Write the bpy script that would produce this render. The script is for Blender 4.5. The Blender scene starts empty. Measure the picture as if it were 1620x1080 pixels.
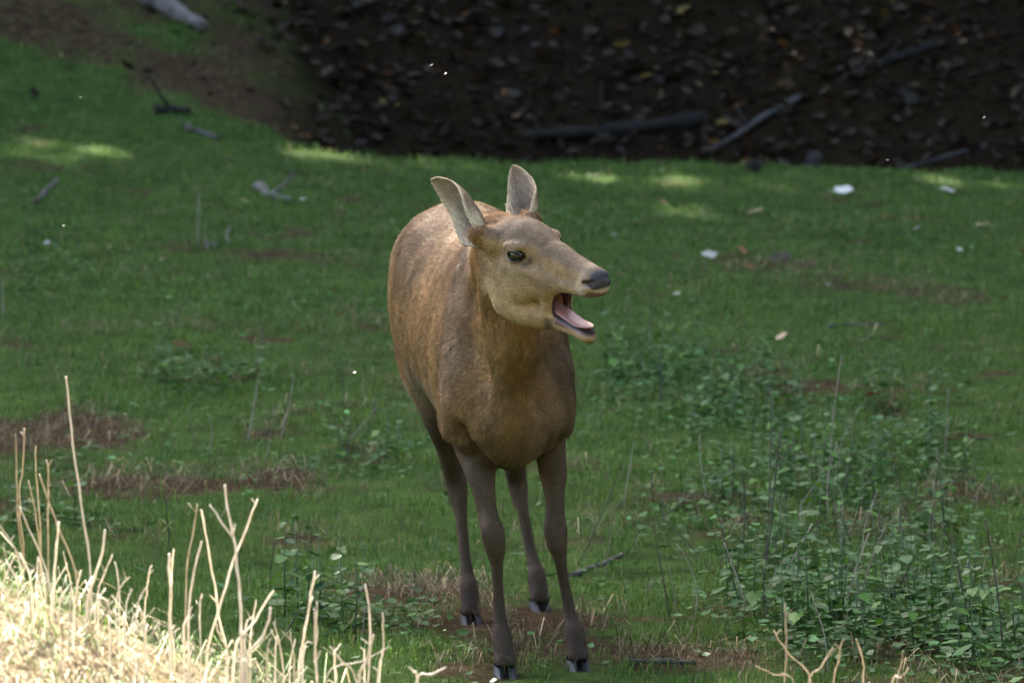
import bpy, math, random
import numpy as np
from mathutils import Vector, Matrix

# ---------------------------------------------------------------- camera, sky, sun, exposure
FPX = 7040.0                      # focal length in photo pixels (photo is 1620 wide)
CAMZ = 1.55; PITCH = math.radians(3.85)
SC = bpy.context.scene; C = SC.collection
cam = bpy.data.cameras.new('camera'); cam_o = bpy.data.objects.new('camera', cam); C.objects.link(cam_o); SC.camera = cam_o
cam_o.location = (0, 0, CAMZ); cam_o.rotation_euler = (math.pi / 2 - PITCH, 0, 0)
cam.sensor_width = 36; cam.lens = 36 * FPX / 1620; cam.clip_start = .1; cam.clip_end = 2000
cam.dof.use_dof = True; cam.dof.focus_distance = 10.6; cam.dof.aperture_fstop = 7.0
SUN_EL, SUN_AZ = math.radians(42), math.radians(-22)        # azimuth from +Y towards +X
SDIR = np.array([math.cos(SUN_EL) * math.sin(SUN_AZ), math.cos(SUN_EL) * math.cos(SUN_AZ), math.sin(SUN_EL)])
W = bpy.data.worlds.new('World'); SC.world = W; W.use_nodes = True
sky = W.node_tree.nodes.new('ShaderNodeTexSky'); sky.sky_type = 'NISHITA'; sky.sun_disc = False
sky.sun_elevation = SUN_EL; sky.sun_rotation = SUN_AZ; sky.air_density = .8; sky.dust_density = 3.5; sky.ozone_density = .6
W.node_tree.links.new(sky.outputs[0], W.node_tree.nodes['Background'].inputs[0]); W.node_tree.nodes['Background'].inputs[1].default_value = .13
sl = bpy.data.lights.new('sun', 'SUN'); sl.energy = 5.0; sl.angle = math.radians(.53); sl.color = (1, .94, .84)
sun_o = bpy.data.objects.new('sun', sl); C.objects.link(sun_o); sun_o.rotation_euler = Vector(SDIR).to_track_quat('Z', 'Y').to_euler(); sun_o.location = (10, 30, 40)
SC.view_settings.view_transform = 'Standard'; SC.view_settings.look = 'None'; SC.view_settings.gamma = 1; SC.view_settings.use_curve_mapping = False
SC.view_settings.exposure = 3.2
SC.render.engine = 'CYCLES'; SC.cycles.use_denoising = True; SC.cycles.max_bounces = 6; SC.cycles.diffuse_bounces = 3; SC.cycles.glossy_bounces = 2
SC.cycles.transmission_bounces = 3; SC.cycles.transparent_max_bounces = 4; SC.cycles.sample_clamp_indirect = 6
FUR_COUNT = 420000
rng = np.random.default_rng(11)
def tag(o, label=None, cat=None, group=None, kind=None):
    for k, v in (('label', label), ('category', cat), ('group', group), ('kind', kind)):
        if v: o[k] = v
    return o
def new_mat(name):
    m = bpy.data.materials.new(name); m.use_nodes = True
    nt = m.node_tree; b = nt.nodes['Principled BSDF']
    return m, nt, b
def node(nt, t, **kw):
    n = nt.nodes.new(t)
    for k, v in kw.items(): setattr(n, k, v)
    return n
_mc = {}
def cached(f):
    def g(*a):
        if (f.__name__, a) not in _mc: _mc[(f.__name__, a)] = f(*a)
        return _mc[(f.__name__, a)]
    return g
@cached
def fur_skin_mat():
    m, nt, b = new_mat('hide')
    a = node(nt, 'ShaderNodeAttribute', attribute_name='coat'); c = node(nt, 'ShaderNodeAttribute', attribute_name='bare')
    nz = node(nt, 'ShaderNodeTexNoise'); nz.inputs['Scale'].default_value = 420
    mr = node(nt, 'ShaderNodeMapRange'); mr.inputs[3].default_value = .45; mr.inputs[4].default_value = .95
    mx = node(nt, 'ShaderNodeMix', data_type='RGBA', blend_type='MULTIPLY'); mx.inputs[0].default_value = 1
    nt.links.new(nz.outputs[0], mr.inputs[0]); nt.links.new(a.outputs['Color'], mx.inputs[6]); nt.links.new(mr.outputs[0], mx.inputs[7])
    nt.links.new(mx.outputs[2], b.inputs['Base Color'])
    r = node(nt, 'ShaderNodeMapRange'); r.inputs[3].default_value = .8; r.inputs[4].default_value = .26
    nt.links.new(c.outputs['Fac'], r.inputs[0]); nt.links.new(r.outputs[0], b.inputs['Roughness'])
    bp = node(nt, 'ShaderNodeBump'); bp.inputs['Strength'].default_value = .5; bp.inputs['Distance'].default_value = .002
    nt.links.new(nz.outputs[0], bp.inputs['Height']); nt.links.new(bp.outputs[0], b.inputs['Normal'])
    b.inputs['Specular IOR Level'].default_value = .3
    return m
@cached
def fur_mat():
    m, nt, b = new_mat('fur')
    a = node(nt, 'ShaderNodeAttribute', attribute_name='coat'); v = node(nt, 'ShaderNodeAttribute', attribute_name='lie')
    hi = node(nt, 'ShaderNodeHairInfo'); mr = node(nt, 'ShaderNodeMapRange'); mr.inputs[3].default_value = .72; mr.inputs[4].default_value = 1.3
    mx = node(nt, 'ShaderNodeMix', data_type='RGBA', blend_type='MULTIPLY'); mx.inputs[0].default_value = 1
    nt.links.new(hi.outputs['Intercept'], mr.inputs[0]); nt.links.new(a.outputs['Color'], mx.inputs[6]); nt.links.new(mr.outputs[0], mx.inputs[7])
    nt.links.new(mx.outputs[2], b.inputs['Base Color']); nt.links.new(v.outputs['Vector'], b.inputs['Normal'])
    b.inputs['Roughness'].default_value = .7; b.inputs['Specular IOR Level'].default_value = .12
    return m
@cached
def eye_mat():
    m, nt, b = new_mat('eye'); b.inputs['Base Color'].default_value = (.012, .007, .004, 1); b.inputs['Roughness'].default_value = .06
    b.inputs['Coat Weight'].default_value = .6
    return m
@cached
def tongue_mat():
    m, nt, b = new_mat('tongue'); nz = node(nt, 'ShaderNodeTexNoise'); nz.inputs['Scale'].default_value = 180
    cr = node(nt, 'ShaderNodeValToRGB'); cr.color_ramp.elements[0].color = (.27, .115, .105, 1); cr.color_ramp.elements[1].color = (.42, .22, .20, 1)
    nt.links.new(nz.outputs[0], cr.inputs[0]); nt.links.new(cr.outputs[0], b.inputs['Base Color'])
    b.inputs['Roughness'].default_value = .45; b.inputs['Subsurface Weight'].default_value = .15; b.inputs['Subsurface Radius'].default_value = (.006, .003, .002)
    return m
@cached
def hoof_mat():
    m, nt, b = new_mat('horn'); nz = node(nt, 'ShaderNodeTexNoise'); nz.inputs['Scale'].default_value = 60
    cr = node(nt, 'ShaderNodeValToRGB'); cr.color_ramp.elements[0].color = (.014, .013, .013, 1); cr.color_ramp.elements[1].color = (.045, .042, .042, 1)
    nt.links.new(nz.outputs[0], cr.inputs[0]); nt.links.new(cr.outputs[0], b.inputs['Base Color']); b.inputs['Roughness'].default_value = .5; b.inputs['Specular IOR Level'].default_value = .3
    return m
# ---------------------------------------------------------------- deer
def Pw(u, v, y):
    """Point that stands at world distance y and is seen at photo pixel (u, v)."""
    a, b = (u - 810) / FPX, (540 - v) / FPX
    c, s = math.cos(PITCH), math.sin(PITCH)
    d = np.array([a, c + b * s, -s + b * c])
    return np.array([0, 0, CAMZ]) + d * (y / d[1])

def rotz(a):
    c, s = math.cos(a), math.sin(a)
    return np.array([[c, -s, 0], [s, c, 0], [0, 0, 1.0]])
def roty(a):
    c, s = math.cos(a), math.sin(a)
    return np.array([[c, 0, s], [0, 1, 0], [-s, 0, c]])
def rotx(a):
    c, s = math.cos(a), math.sin(a)
    return np.array([[1, 0, 0], [0, c, -s], [0, s, c]])

class Field:
    """Signed distance field on a rectilinear grid, filled primitive by primitive."""
    def __init__(s, xs, ys, zs):
        s.ax = [np.asarray(a, np.float32) for a in (xs, ys, zs)]
        s.F = np.full([len(a) for a in s.ax], 0.25, np.float32)
    def box(s, lo, hi):
        sl = [slice(max(0, np.searchsorted(a, l) - 3), np.searchsorted(a, h) + 3) for a, l, h in zip(s.ax, lo, hi)]
        g = np.meshgrid(*[a[q] for a, q in zip(s.ax, sl)], indexing='ij', sparse=True)
        return tuple(sl), g
    def mix(s, sl, d, k, op):
        f = s.F[sl]
        if op == 'add':
            h = np.clip(.5 + .5 * (f - d) / k, 0, 1)
            s.F[sl] = f + (d - f) * h - k * h * (1 - h)
        else:
            h = np.clip(.5 - .5 * (f + d) / k, 0, 1)
            s.F[sl] = f + (-d - f) * h + k * h * (1 - h)
    def ell(s, c, r, R=None, k=.04, op='add'):
        c = np.asarray(c, float); r = np.asarray(r, float)
        R = np.eye(3) if R is None else R
        ext = np.sqrt((R ** 2 @ (r ** 2))) + k + .02
        sl, (X, Y, Z) = s.box(c - ext, c + ext)
        dx, dy, dz = X - c[0], Y - c[1], Z - c[2]
        q = [(dx * R[0, i] + dy * R[1, i] + dz * R[2, i]) for i in range(3)]
        k0 = np.sqrt(sum((q[i] / r[i]) ** 2 for i in range(3)))
        k1 = np.sqrt(sum((q[i] / r[i] ** 2) ** 2 for i in range(3))) + 1e-6
        s.mix(sl, (k0 * (k0 - 1) / k1).astype(np.float32), k, op)
    def cone(s, a, b, ra, rb, k=.03, op='add'):
        a = np.asarray(a, float); b = np.asarray(b, float)
        m = max(ra, rb) + k + .02
        sl, (X, Y, Z) = s.box(np.minimum(a, b) - m, np.maximum(a, b) + m)
        d = b - a; L2 = d @ d
        t = np.clip(((X - a[0]) * d[0] + (Y - a[1]) * d[1] + (Z - a[2]) * d[2]) / L2, 0, 1)
        dist = np.sqrt((X - a[0] - t * d[0]) ** 2 + (Y - a[1] - t * d[1]) ** 2 + (Z - a[2] - t * d[2]) ** 2)
        s.mix(sl, (dist - (ra + (rb - ra) * t)).astype(np.float32), k, op)
    def chain(s, pts, rad, k=.03, sub=5, kin=.003):
        q = spline(np.c_[np.array(pts), np.array(rad)], sub)
        lo, hi = q[:, :3].min(0) - max(rad) - k - .02, q[:, :3].max(0) + max(rad) + k + .02
        sl, (X, Y, Z) = s.box(lo, hi)
        D = None
        for i in range(len(q) - 1):
            a, b = q[i, :3], q[i + 1, :3]; d = b - a
            t = np.clip(((X - a[0]) * d[0] + (Y - a[1]) * d[1] + (Z - a[2]) * d[2]) / (d @ d), 0, 1)
            e = np.sqrt((X - a[0] - t * d[0]) ** 2 + (Y - a[1] - t * d[1]) ** 2 + (Z - a[2] - t * d[2]) ** 2) - (q[i, 3] + (q[i + 1, 3] - q[i, 3]) * t)
            D = e if D is None else np.minimum(D, e)
        s.mix(sl, D.astype(np.float32), k, 'add')
    def trunk(s, st, O, R, k=.05):
        st = np.array(sorted(st)); st[:, 3] *= .94; st = spline(st, 6)
        o = np.argsort(st[:, 0]); st = st[o]
        X, Y, Z = np.meshgrid(*s.ax, indexing='ij', sparse=True)
        dx, dy, dz = X - O[0], Y - O[1], Z - O[2]
        x = dx * R[0, 0] + dy * R[1, 0]; y = dx * R[0, 1] + dy * R[1, 1]
        zt, zb, hw, yc, fz = [np.interp(x, st[:, 0], st[:, i]) for i in (1, 2, 3, 4, 5)]
        cz = zb + (zt - zb) * fz
        hh = np.where(dz > cz, zt - cz, cz - zb)
        k0 = ((np.abs(y - yc) / hw) ** 2.15 + (np.abs(dz - cz) / hh) ** 2.15) ** (1 / 2.15)
        d = (k0 - 1) * np.minimum(hw, hh)
        d = np.maximum(d, np.maximum(x - st[-1, 0], st[0, 0] - x))
        s.mix(tuple(slice(None) for _ in range(3)), d.astype(np.float32), k, 'add')

def spline(q, sub):
    q = np.asarray(q, float); n = len(q); out = []
    for i in range(n - 1):
        p0, p1, p2, p3 = q[max(i - 1, 0)], q[i], q[i + 1], q[min(i + 2, n - 1)]
        for j in range(sub):
            t = j / sub
            out.append(.5 * (2 * p1 + (p2 - p0) * t + (2 * p0 - 5 * p1 + 4 * p2 - p3) * t * t + (3 * p1 - p0 - 3 * p2 + p3) * t ** 3))
    out.append(q[-1])
    return np.array(out)

def surface_nets(F, ax):
    S = F < 0
    n = np.array(F.shape)
    cs = None
    mn = np.zeros(n - 1, np.uint8)
    for dx in (0, 1):
        for dy in (0, 1):
            for dz in (0, 1):
                mn += S[dx:n[0] - 1 + dx, dy:n[1] - 1 + dy, dz:n[2] - 1 + dz]
    act = np.argwhere((mn > 0) & (mn < 8))
    idx = np.full(n - 1, -1, np.int32)
    idx[tuple(act.T)] = np.arange(len(act))
    off = np.array([[a, b, c] for a in (0, 1) for b in (0, 1) for c in (0, 1)])
    val = np.stack([F[tuple((act + o).T)] for o in off], 1)
    pos = np.zeros((len(act), 3)); cnt = np.zeros(len(act))
    for i in range(8):
        for j in range(i + 1, 8):
            if np.abs(off[i] - off[j]).sum() != 1: continue
            a, b = val[:, i], val[:, j]
            m = (a < 0) != (b < 0)
            t = np.where(m, a / np.where(m, a - b, 1), 0)
            p = off[i] + t[:, None] * (off[j] - off[i])
            pos += p * m[:, None]; cnt += m
    pos /= cnt[:, None]
    V = np.stack([ax[i][act[:, i]] + pos[:, i] * (ax[i][act[:, i] + 1] - ax[i][act[:, i]]) for i in range(3)], 1)
    Q = []
    for d in range(3):
        e, f = [(1, 2), (2, 0), (0, 1)][d]
        lo = [slice(1, n[i] - 1) for i in range(3)]; hi = list(lo)
        lo[d] = slice(0, n[d] - 1); hi[d] = slice(1, n[d])
        A, B = S[tuple(lo)], S[tuple(hi)]
        for m, flip in ((A & ~B, False), (~A & B, True)):
            c = np.argwhere(m)
            g = np.array([0 if i == d else 1 for i in range(3)])
            c = c + g
            E, Fv = np.eye(3, dtype=int)[e], np.eye(3, dtype=int)[f]
            q = [idx[tuple((c - a * E - b * Fv).T)] for a, b in ((0, 0), (1, 0), (1, 1), (0, 1))]
            q = np.stack(q, 1)
            Q.append(q[:, ::-1] if flip else q)
    return V, np.concatenate(Q)

def smooth_mesh(V, Q, it, lam=.5):
    E = np.concatenate([Q[:, [i, (i + 1) % 4]] for i in range(4)])
    for _ in range(it):
        acc = np.zeros_like(V); cnt = np.zeros(len(V))
        for c in range(3):
            acc[:, c] = np.bincount(E[:, 0], V[E[:, 1], c], len(V)) + np.bincount(E[:, 1], V[E[:, 0], c], len(V))
        cnt = np.bincount(E[:, 0], minlength=len(V)) + np.bincount(E[:, 1], minlength=len(V))
        V = V + lam * (acc / cnt[:, None] - V)
    return V

DO = np.array([-.054, 11.42, 0.0]); DH = math.radians(6.5)
DRZ = -(math.pi / 2 - DH)
DR = rotz(DRZ)                                             # deer frame: x forward, y its left, z up
def Bd(x, y, z): return DO + DR @ np.array([x, y, z], float)
HM = np.array([[.6505, .7569, -.0627], [-.7466, .6221, -.2358], [-.1395, .2002, .9698]])
HO = np.array([.0556, 10.55, 1.0502]); HS = 1.0236
def Hd(x, y, z): return HO + HM @ (np.array([x, y, z], float) * HS)
JA = math.radians(16.0)                                    # jaw opening
def Jd(x, y, z):
    dx, dz = x + .075, z + .04
    c, s = math.cos(JA), math.sin(JA)
    return Hd(-.075 + dx * c + dz * s, y, -.04 - dx * s + dz * c)

LEG = {  # pixel u, v, distance, radius
 'fr': [(740, 640, 11.06, .062), (749, 700, 11.02, .0445), (761, 752, 10.95, .0340), (770, 805, 10.92, .0270), (779, 840, 10.89, .0275), (783, 864, 10.89, .0265),
        (786, 894, 10.9, .0185), (789, 950, 10.91, .0160), (792, 988, 10.9, .0190), (795, 1008, 10.885, .0250), (799, 1047, 10.85, .0215)],
 'fl': [(858, 640, 11.10, .058), (870, 700, 11.07, .0410), (876, 752, 11.04, .0315), (878, 800, 11.02, .0265), (878, 834, 11.0, .0275), (881, 858, 10.99, .0265),
        (887, 890, 11.0, .0180), (897, 945, 11.02, .0155), (905, 982, 11.01, .0185), (909, 1000, 10.99, .0250), (914, 1037, 10.96, .0215)],
 'hr': [(692, 560, 11.86, .10), (699, 645, 11.80, .062), (710, 700, 11.90, .040), (719, 748, 11.98, .0315), (724, 775, 11.99, .0285),
        (729, 815, 11.96, .0190), (735, 875, 11.92, .0165), (740, 913, 11.89, .0205), (742, 930, 11.87, .0265), (745, 966, 11.84, .0225)],
 'hl': [(815, 560, 12.05, .10), (814, 645, 11.98, .062), (813, 700, 12.10, .040), (816, 745, 12.23, .0315), (820, 770, 12.25, .0285),
        (827, 805, 12.23, .0190), (838, 865, 12.20, .0165), (846, 896, 12.17, .0205), (849, 912, 12.15, .0265), (854, 943, 12.12, .0225)],
}
LEGK = {'f': [1, .98, .95, .92, .98, .98, .86, .86, .90, .96, .98], 'h': [1, 1, .95, .95, .95, .88, .86, .90, .96, .98]}
TRUNK = [(.600, .76, .68, .02, 0, .45), (.585, .82, .61, .055, 0, .45), (.55, .88, .530, .085, 0, .48), (.46, .965, .495, .112, 0, .54), (.36, 1.045, .50, .134, 0, .54), (.24, 1.080, .520, .156, 0, .48),
         (.08, 1.068, .525, .184, 0, .5), (-.10, 1.066, .53, .198, .002, .52), (-.26, 1.088, .55, .200, .0, .56), (-.40, 1.112, .60, .194, -.008, .60),
         (-.53, 1.112, .655, .182, -.020, .62), (-.63, 1.075, .70, .158, -.026, .62), (-.69, 1.03, .745, .138, -.038, .6), (-.735, .96, .79, .088, -.038, .5), (-.755, .90, .84, .025, -.038, .5)]

def deer_field():
    def axis(lo, a, b, hi, fine, coarse):
        return np.concatenate([np.arange(lo, a, coarse), np.arange(a, b, fine), np.arange(b, hi, coarse)])
    f = Field(axis(-.47, -.14, .28, .42, .0026, .0070), axis(10.28, 10.29, 10.76, 12.62, .0026, .0080), axis(.02, .84, 1.24, 1.27, .0026, .0070))
    # trunk
    f.trunk(TRUNK, DO, DR, .02)
    for s in (-1, 1):
        f.ell(Bd(.37, s * .102 - .008, .80), (.115, .048, .24), DR @ rotx(s * .20) @ roty(-.32), .06)
        f.ell(Bd(.44, s * .108 - .010, .70), (.075, .034, .085), DR @ roty(.4), .04)     # shoulder blade
        f.ell(Bd(.45, s * .092 - .010, .67), (.10, .050, .13), DR, .05)
        f.ell(Bd(-.46, s * .098 - .018, .81), (.19, .080, .23), DR @ roty(.15), .09)     # haunch
    f.cone(Bd(-.74, -.04, .95), Bd(-.785, -.04, .82), .03, .022, .03)                # tail
    # legs
    back = DR @ np.array([-1.0, 0, 0])
    for n, pts in LEG.items():
        q = [Pw(*p[:3]) for p in pts]; r = [p[3] * LEGK[n[0]][i] for i, p in enumerate(pts)]
        f.chain(q, r, .018)
        lat = DR @ np.array([0, 1.0, 0]); kn = q[4] if n[0] == 'f' else q[3]
        for sg in (-1, 1): f.ell(kn + lat * (sg * .012) - back * .006, (.018, .014, .024), DR, .012)
        f.cone(q[6 if n[0] == 'f' else 5] + back * .016, q[8 if n[0] == 'f' else 7] + back * .014, .0085, .0095, .010)
        if n[0] == 'f':
            f.cone(q[1] + back * .055 + np.array([0, 0, .02]), q[2] + back * .014, .034, .024, .03)
            fet = q[9]
        else:
            f.cone(q[3] + back * .030 + np.array([0, 0, .025]), q[4] + back * .010 - np.array([0, 0, .05]), .015, .013, .02)
            f.cone(q[1] + back * .1, q[3] + back * .026 + np.array([0, 0, .04]), .045, .013, .03)
            fet = q[8]
        for s in (-1, 1):                                     # the two toes
            e_ = np.array([q[-1][0], q[-1][1], .030]) - back * .012
            f.cone(fet - np.array([0, 0, .02]), e_ + DR @ np.array([0, s * .013, 0]), .018, .0135, .008)
        for s in (-1, 1):                                     # dew claws
            f.ell(fet + back * .026 + DR @ np.array([0, s * .013, -.008]), (.010, .009, .014), DR, .008)
    # neck
    f.chain([Bd(.34, 0, .84), Bd(.50, 0, .86), Pw(806, 540, 10.79), Pw(800, 470, 10.735), Hd(-.105, 0, -.03)], [.118, .096, .066, .063, .060], .05)
    f.chain([Bd(.28, 0, .98), Pw(790, 440, 10.95), Hd(-.13, 0, .015)], [.075, .072, .050], .05)
    f.chain([Bd(.46, .01, .66), Pw(808, 672, 10.88), Pw(814, 610, 10.83), Pw(824, 550, 10.73), Pw(828, 500, 10.67)], [.080, .074, .058, .041, .032], .06)
    for a_, b_, rr in (((738, 676, 10.90), (776, 736, 10.93), .010), ((872, 690, 10.95), (846, 732, 10.96), .010), ((752, 470, 10.80), (762, 600, 10.82), .010), ((850, 560, 10.80), (852, 640, 10.84), .008)):
        f.cone(Pw(*a_), Pw(*b_), rr, rr, .045, 'sub')
    # head
    H = HM
    f.ell(Hd(-.06, 0, .010), np.array((.100, .062, .062)) * HS, H, .03)
    f.ell(Hd(-.025, 0, .026), np.array((.080, .056, .040)) * HS, H, .025)
    f.chain([Hd(.00, 0, .002), Hd(.07, 0, -.003), Hd(.13, 0, -.014), Hd(.195, 0, -.025)], [.050, .043, .036, .032], .02)
    for s in (-1, 1):
        f.ell(Hd(-.002, s * .061, .031), np.array((.030, .012, .009)) * HS, H @ rotz(s * -.35) @ roty(-.05), .014)  # brow
        f.chain([Hd(-.03, s * .058, -.020), Hd(.015, s * .054, -.022), Hd(.06, s * .042, -.030), Hd(.10, s * .032, -.042)], [.018, .018, .018, .013], .018)  # cheek bone
        f.ell(Hd(-.045, s * .038, -.075), np.array((.070, .030, .068)) * HS, H @ roty(.25), .03)       # masseter
        f.chain([Hd(.0, s * .026, -.062), Hd(.065, s * .023, -.062), Hd(.095, s * .021, -.056)], [.044, .032, .022], .025)
        f.chain([Hd(.085, s * .022, -.052), Hd(.14, s * .023, -.047), Hd(.20, s * .020, -.047)], [.022, .019, .018], .012)   # upper lip
        f.ell(Hd(.206, s * .022, -.030), np.array((.026, .016, .020)) * HS, H, .012)                   # nostril wing
        f.chain([Jd(-.045, s * .030, -.118), Jd(.02, s * .026, -.112), Jd(.08, s * .018, -.102), Jd(.155, s * .011, -.094)], [.036, .032, .024, .018], .012)  # lower jaw
        f.cone(Hd(-.085, s * .055, .026), Hd(-.105, s * .078, .044), .030, .022, .02)                  # ear root
    for s in (-1, 1): f.cone(Hd(.070, s * .024, -.066), Jd(.082, s * .022, -.088), .020, .018, .014)     # corner of the mouth
    f.ell(Hd(.212, 0, -.030), np.array((.027, .029, .027)) * HS, H, .012)
    f.ell(Hd(.208, 0, -.048), np.array((.027, .026, .019)) * HS, H, .012)
    f.ell(Jd(.182, 0, -.095), np.array((.034, .025, .020)) * HS, H @ roty(JA), .014)
    f.cone(Hd(-.07, 0, -.10), Jd(.05, 0, -.120), .050, .026, .04)                                      # throat
    # mouth floor, sockets, nostrils
    f.cone(Hd(.242, 0, -.022), Hd(.236, 0, -.064), .004, .004, .008, 'sub')
    f.ell(Jd(.095, 0, -.064), np.array((.095, .019, .024)) * HS, H @ roty(JA), .006, 'sub')
    f.ell(Hd(.12, 0, -.072), np.array((.065, .022, .014)) * HS, H, .006, 'sub')
    for s in (-1, 1):
        f.ell(Hd(.003, s * .073, .009), np.array((.0235, .014, .0125)) * HS, H @ rotz(s * -.35) @ roty(.15), .006, 'sub')
        f.chain([Hd(-.020, s * .0655, .008), Hd(-.009, s * .0715, .0190), Hd(.007, s * .0705, .0195), Hd(.022, s * .0610, .009)], [.0040, .0050, .0048, .0035], .006)   # lids
        f.chain([Hd(-.020, s * .0655, .006), Hd(-.006, s * .0715, -.0030), Hd(.010, s * .0700, -.0035), Hd(.023, s * .0605, .004)], [.0030, .0036, .0036, .0030], .005)
        f.ell(Hd(.040, s * .058, -.006), np.array((.018, .008, .006)) * HS, H @ rotz(s * -.3) @ roty(.55), .010, 'sub')
        f.ell(Hd(.219, s * .033, -.026), np.array((.019, .009, .0065)) * HS, H @ rotz(s * -.5) @ roty(-.25), .005, 'sub')
    return f

def vnoise(p, f, seed=0):
    """Smooth 3-D value noise in 0..1 (vectorised)."""
    p = np.asarray(p, float) * f + seed * 17.31
    i = np.floor(p).astype(np.int64); t = p - i; t = t * t * (3 - 2 * t)
    def h(a, b, c):
        n = (a * 73856093) ^ (b * 19349663) ^ (c * 83492791) ^ (seed * 2654435)
        n = (n ^ (n >> 13)) * 1274126177 & 0x7fffffff
        return ((n ^ (n >> 16)) & 0xffff) / 65535.
    r = 0
    for dx in (0, 1):
        for dy in (0, 1):
            for dz in (0, 1):
                w = np.where(dx, t[:, 0], 1 - t[:, 0]) * np.where(dy, t[:, 1], 1 - t[:, 1]) * np.where(dz, t[:, 2], 1 - t[:, 2])
                r = r + w * h(i[:, 0] + dx, i[:, 1] + dy, i[:, 2] + dz)
    return r
def sstep(a, b, x):
    t = np.clip((x - a) / (b - a), 0, 1); return t * t * (3 - 2 * t)
def unit(v): return v / (np.linalg.norm(v, axis=-1, keepdims=True) + 1e-12)

def ear_mesh(base, tip, N, W, droop, nt=26, ns=15, thick=.0035):
    a = tip - base; L = np.linalg.norm(a); a = a / L
    N = N - a * (N @ a); N = N / np.linalg.norm(N); side = np.cross(a, N)
    V = []; par = []
    for layer in (0, 1):
        for i in range(nt):
            t = i / (nt - 1)
            w = W * (.34 + .66 * math.sin(min(1, t / .42) * math.pi / 2)) if t < .42 else W * (max(0, 1 - ((t - .42) / .58) ** 2.0)) ** .75 + .0012
            phi = math.radians(120 - 62 * sstep(0, .75, t))
            c = base + a * (L * t) - N * (droop * math.sin(math.pi * t)) 
            for j in range(ns):
                sv = -1 + 2 * j / (ns - 1)
                q = phi * sv; rad = w / max(math.sin(min(phi, math.pi / 2)), .3)
                p = c + side * (rad * math.sin(q)) - N * (rad * .8 * (math.cos(q) - .35))
                nn = side * math.sin(q) - N * math.cos(q)
                th = thick * (1 - .6 * abs(sv) ** 3)
                V.append(p + nn * (th if layer else 0)); par.append((t, sv, layer))
    Q = []; n = nt * ns
    for i in range(nt - 1):
        for j in range(ns - 1):
            k = i * ns + j
            Q.append((k, k + 1, k + ns + 1, k + ns)); Q.append((n + k, n + k + ns, n + k + ns + 1, n + k + 1))
    for i in range(nt - 1):
        for j, fl in ((0, 0), (ns - 1, 1)):
            k = i * ns + j; q = (k, k + ns, n + k + ns, n + k); Q.append(q[::-1] if fl else q)
    for j in range(ns - 1):
        k = (nt - 1) * ns + j; Q.append((k, k + 1, n + k + 1, n + k))
    return np.array(V), np.array(Q), np.array(par), a

def to_head(p): return ((p - HO) @ HM) / HS
def to_jaw(h):
    dx, dz = h[:, 0] + .075, h[:, 2] + .04; c, s = math.cos(JA), math.sin(JA)
    return np.stack([-.075 + dx * c - dz * s, h[:, 1], -.04 + dx * s + dz * c], 1)
def to_body(p): return (p - DO) @ DR

def leg_dist(p):
    out = []
    for n, pts in LEG.items():
        q = spline(np.array([Pw(*a[:3]) for a in pts]), 4)
        D = np.full(len(p), 9.); T = np.zeros(len(p)); dirn = np.zeros((len(p), 3))
        for i in range(len(q) - 1):
            d = q[i + 1] - q[i]
            t = np.clip(((p - q[i]) @ d) / (d @ d), 0, 1)
            e = np.linalg.norm(p - q[i] - t[:, None] * d, axis=1)
            m = e < D; D[m] = e[m]; dirn[m] = d / np.linalg.norm(d)
        out.append((D, dirn))
    return out

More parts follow.
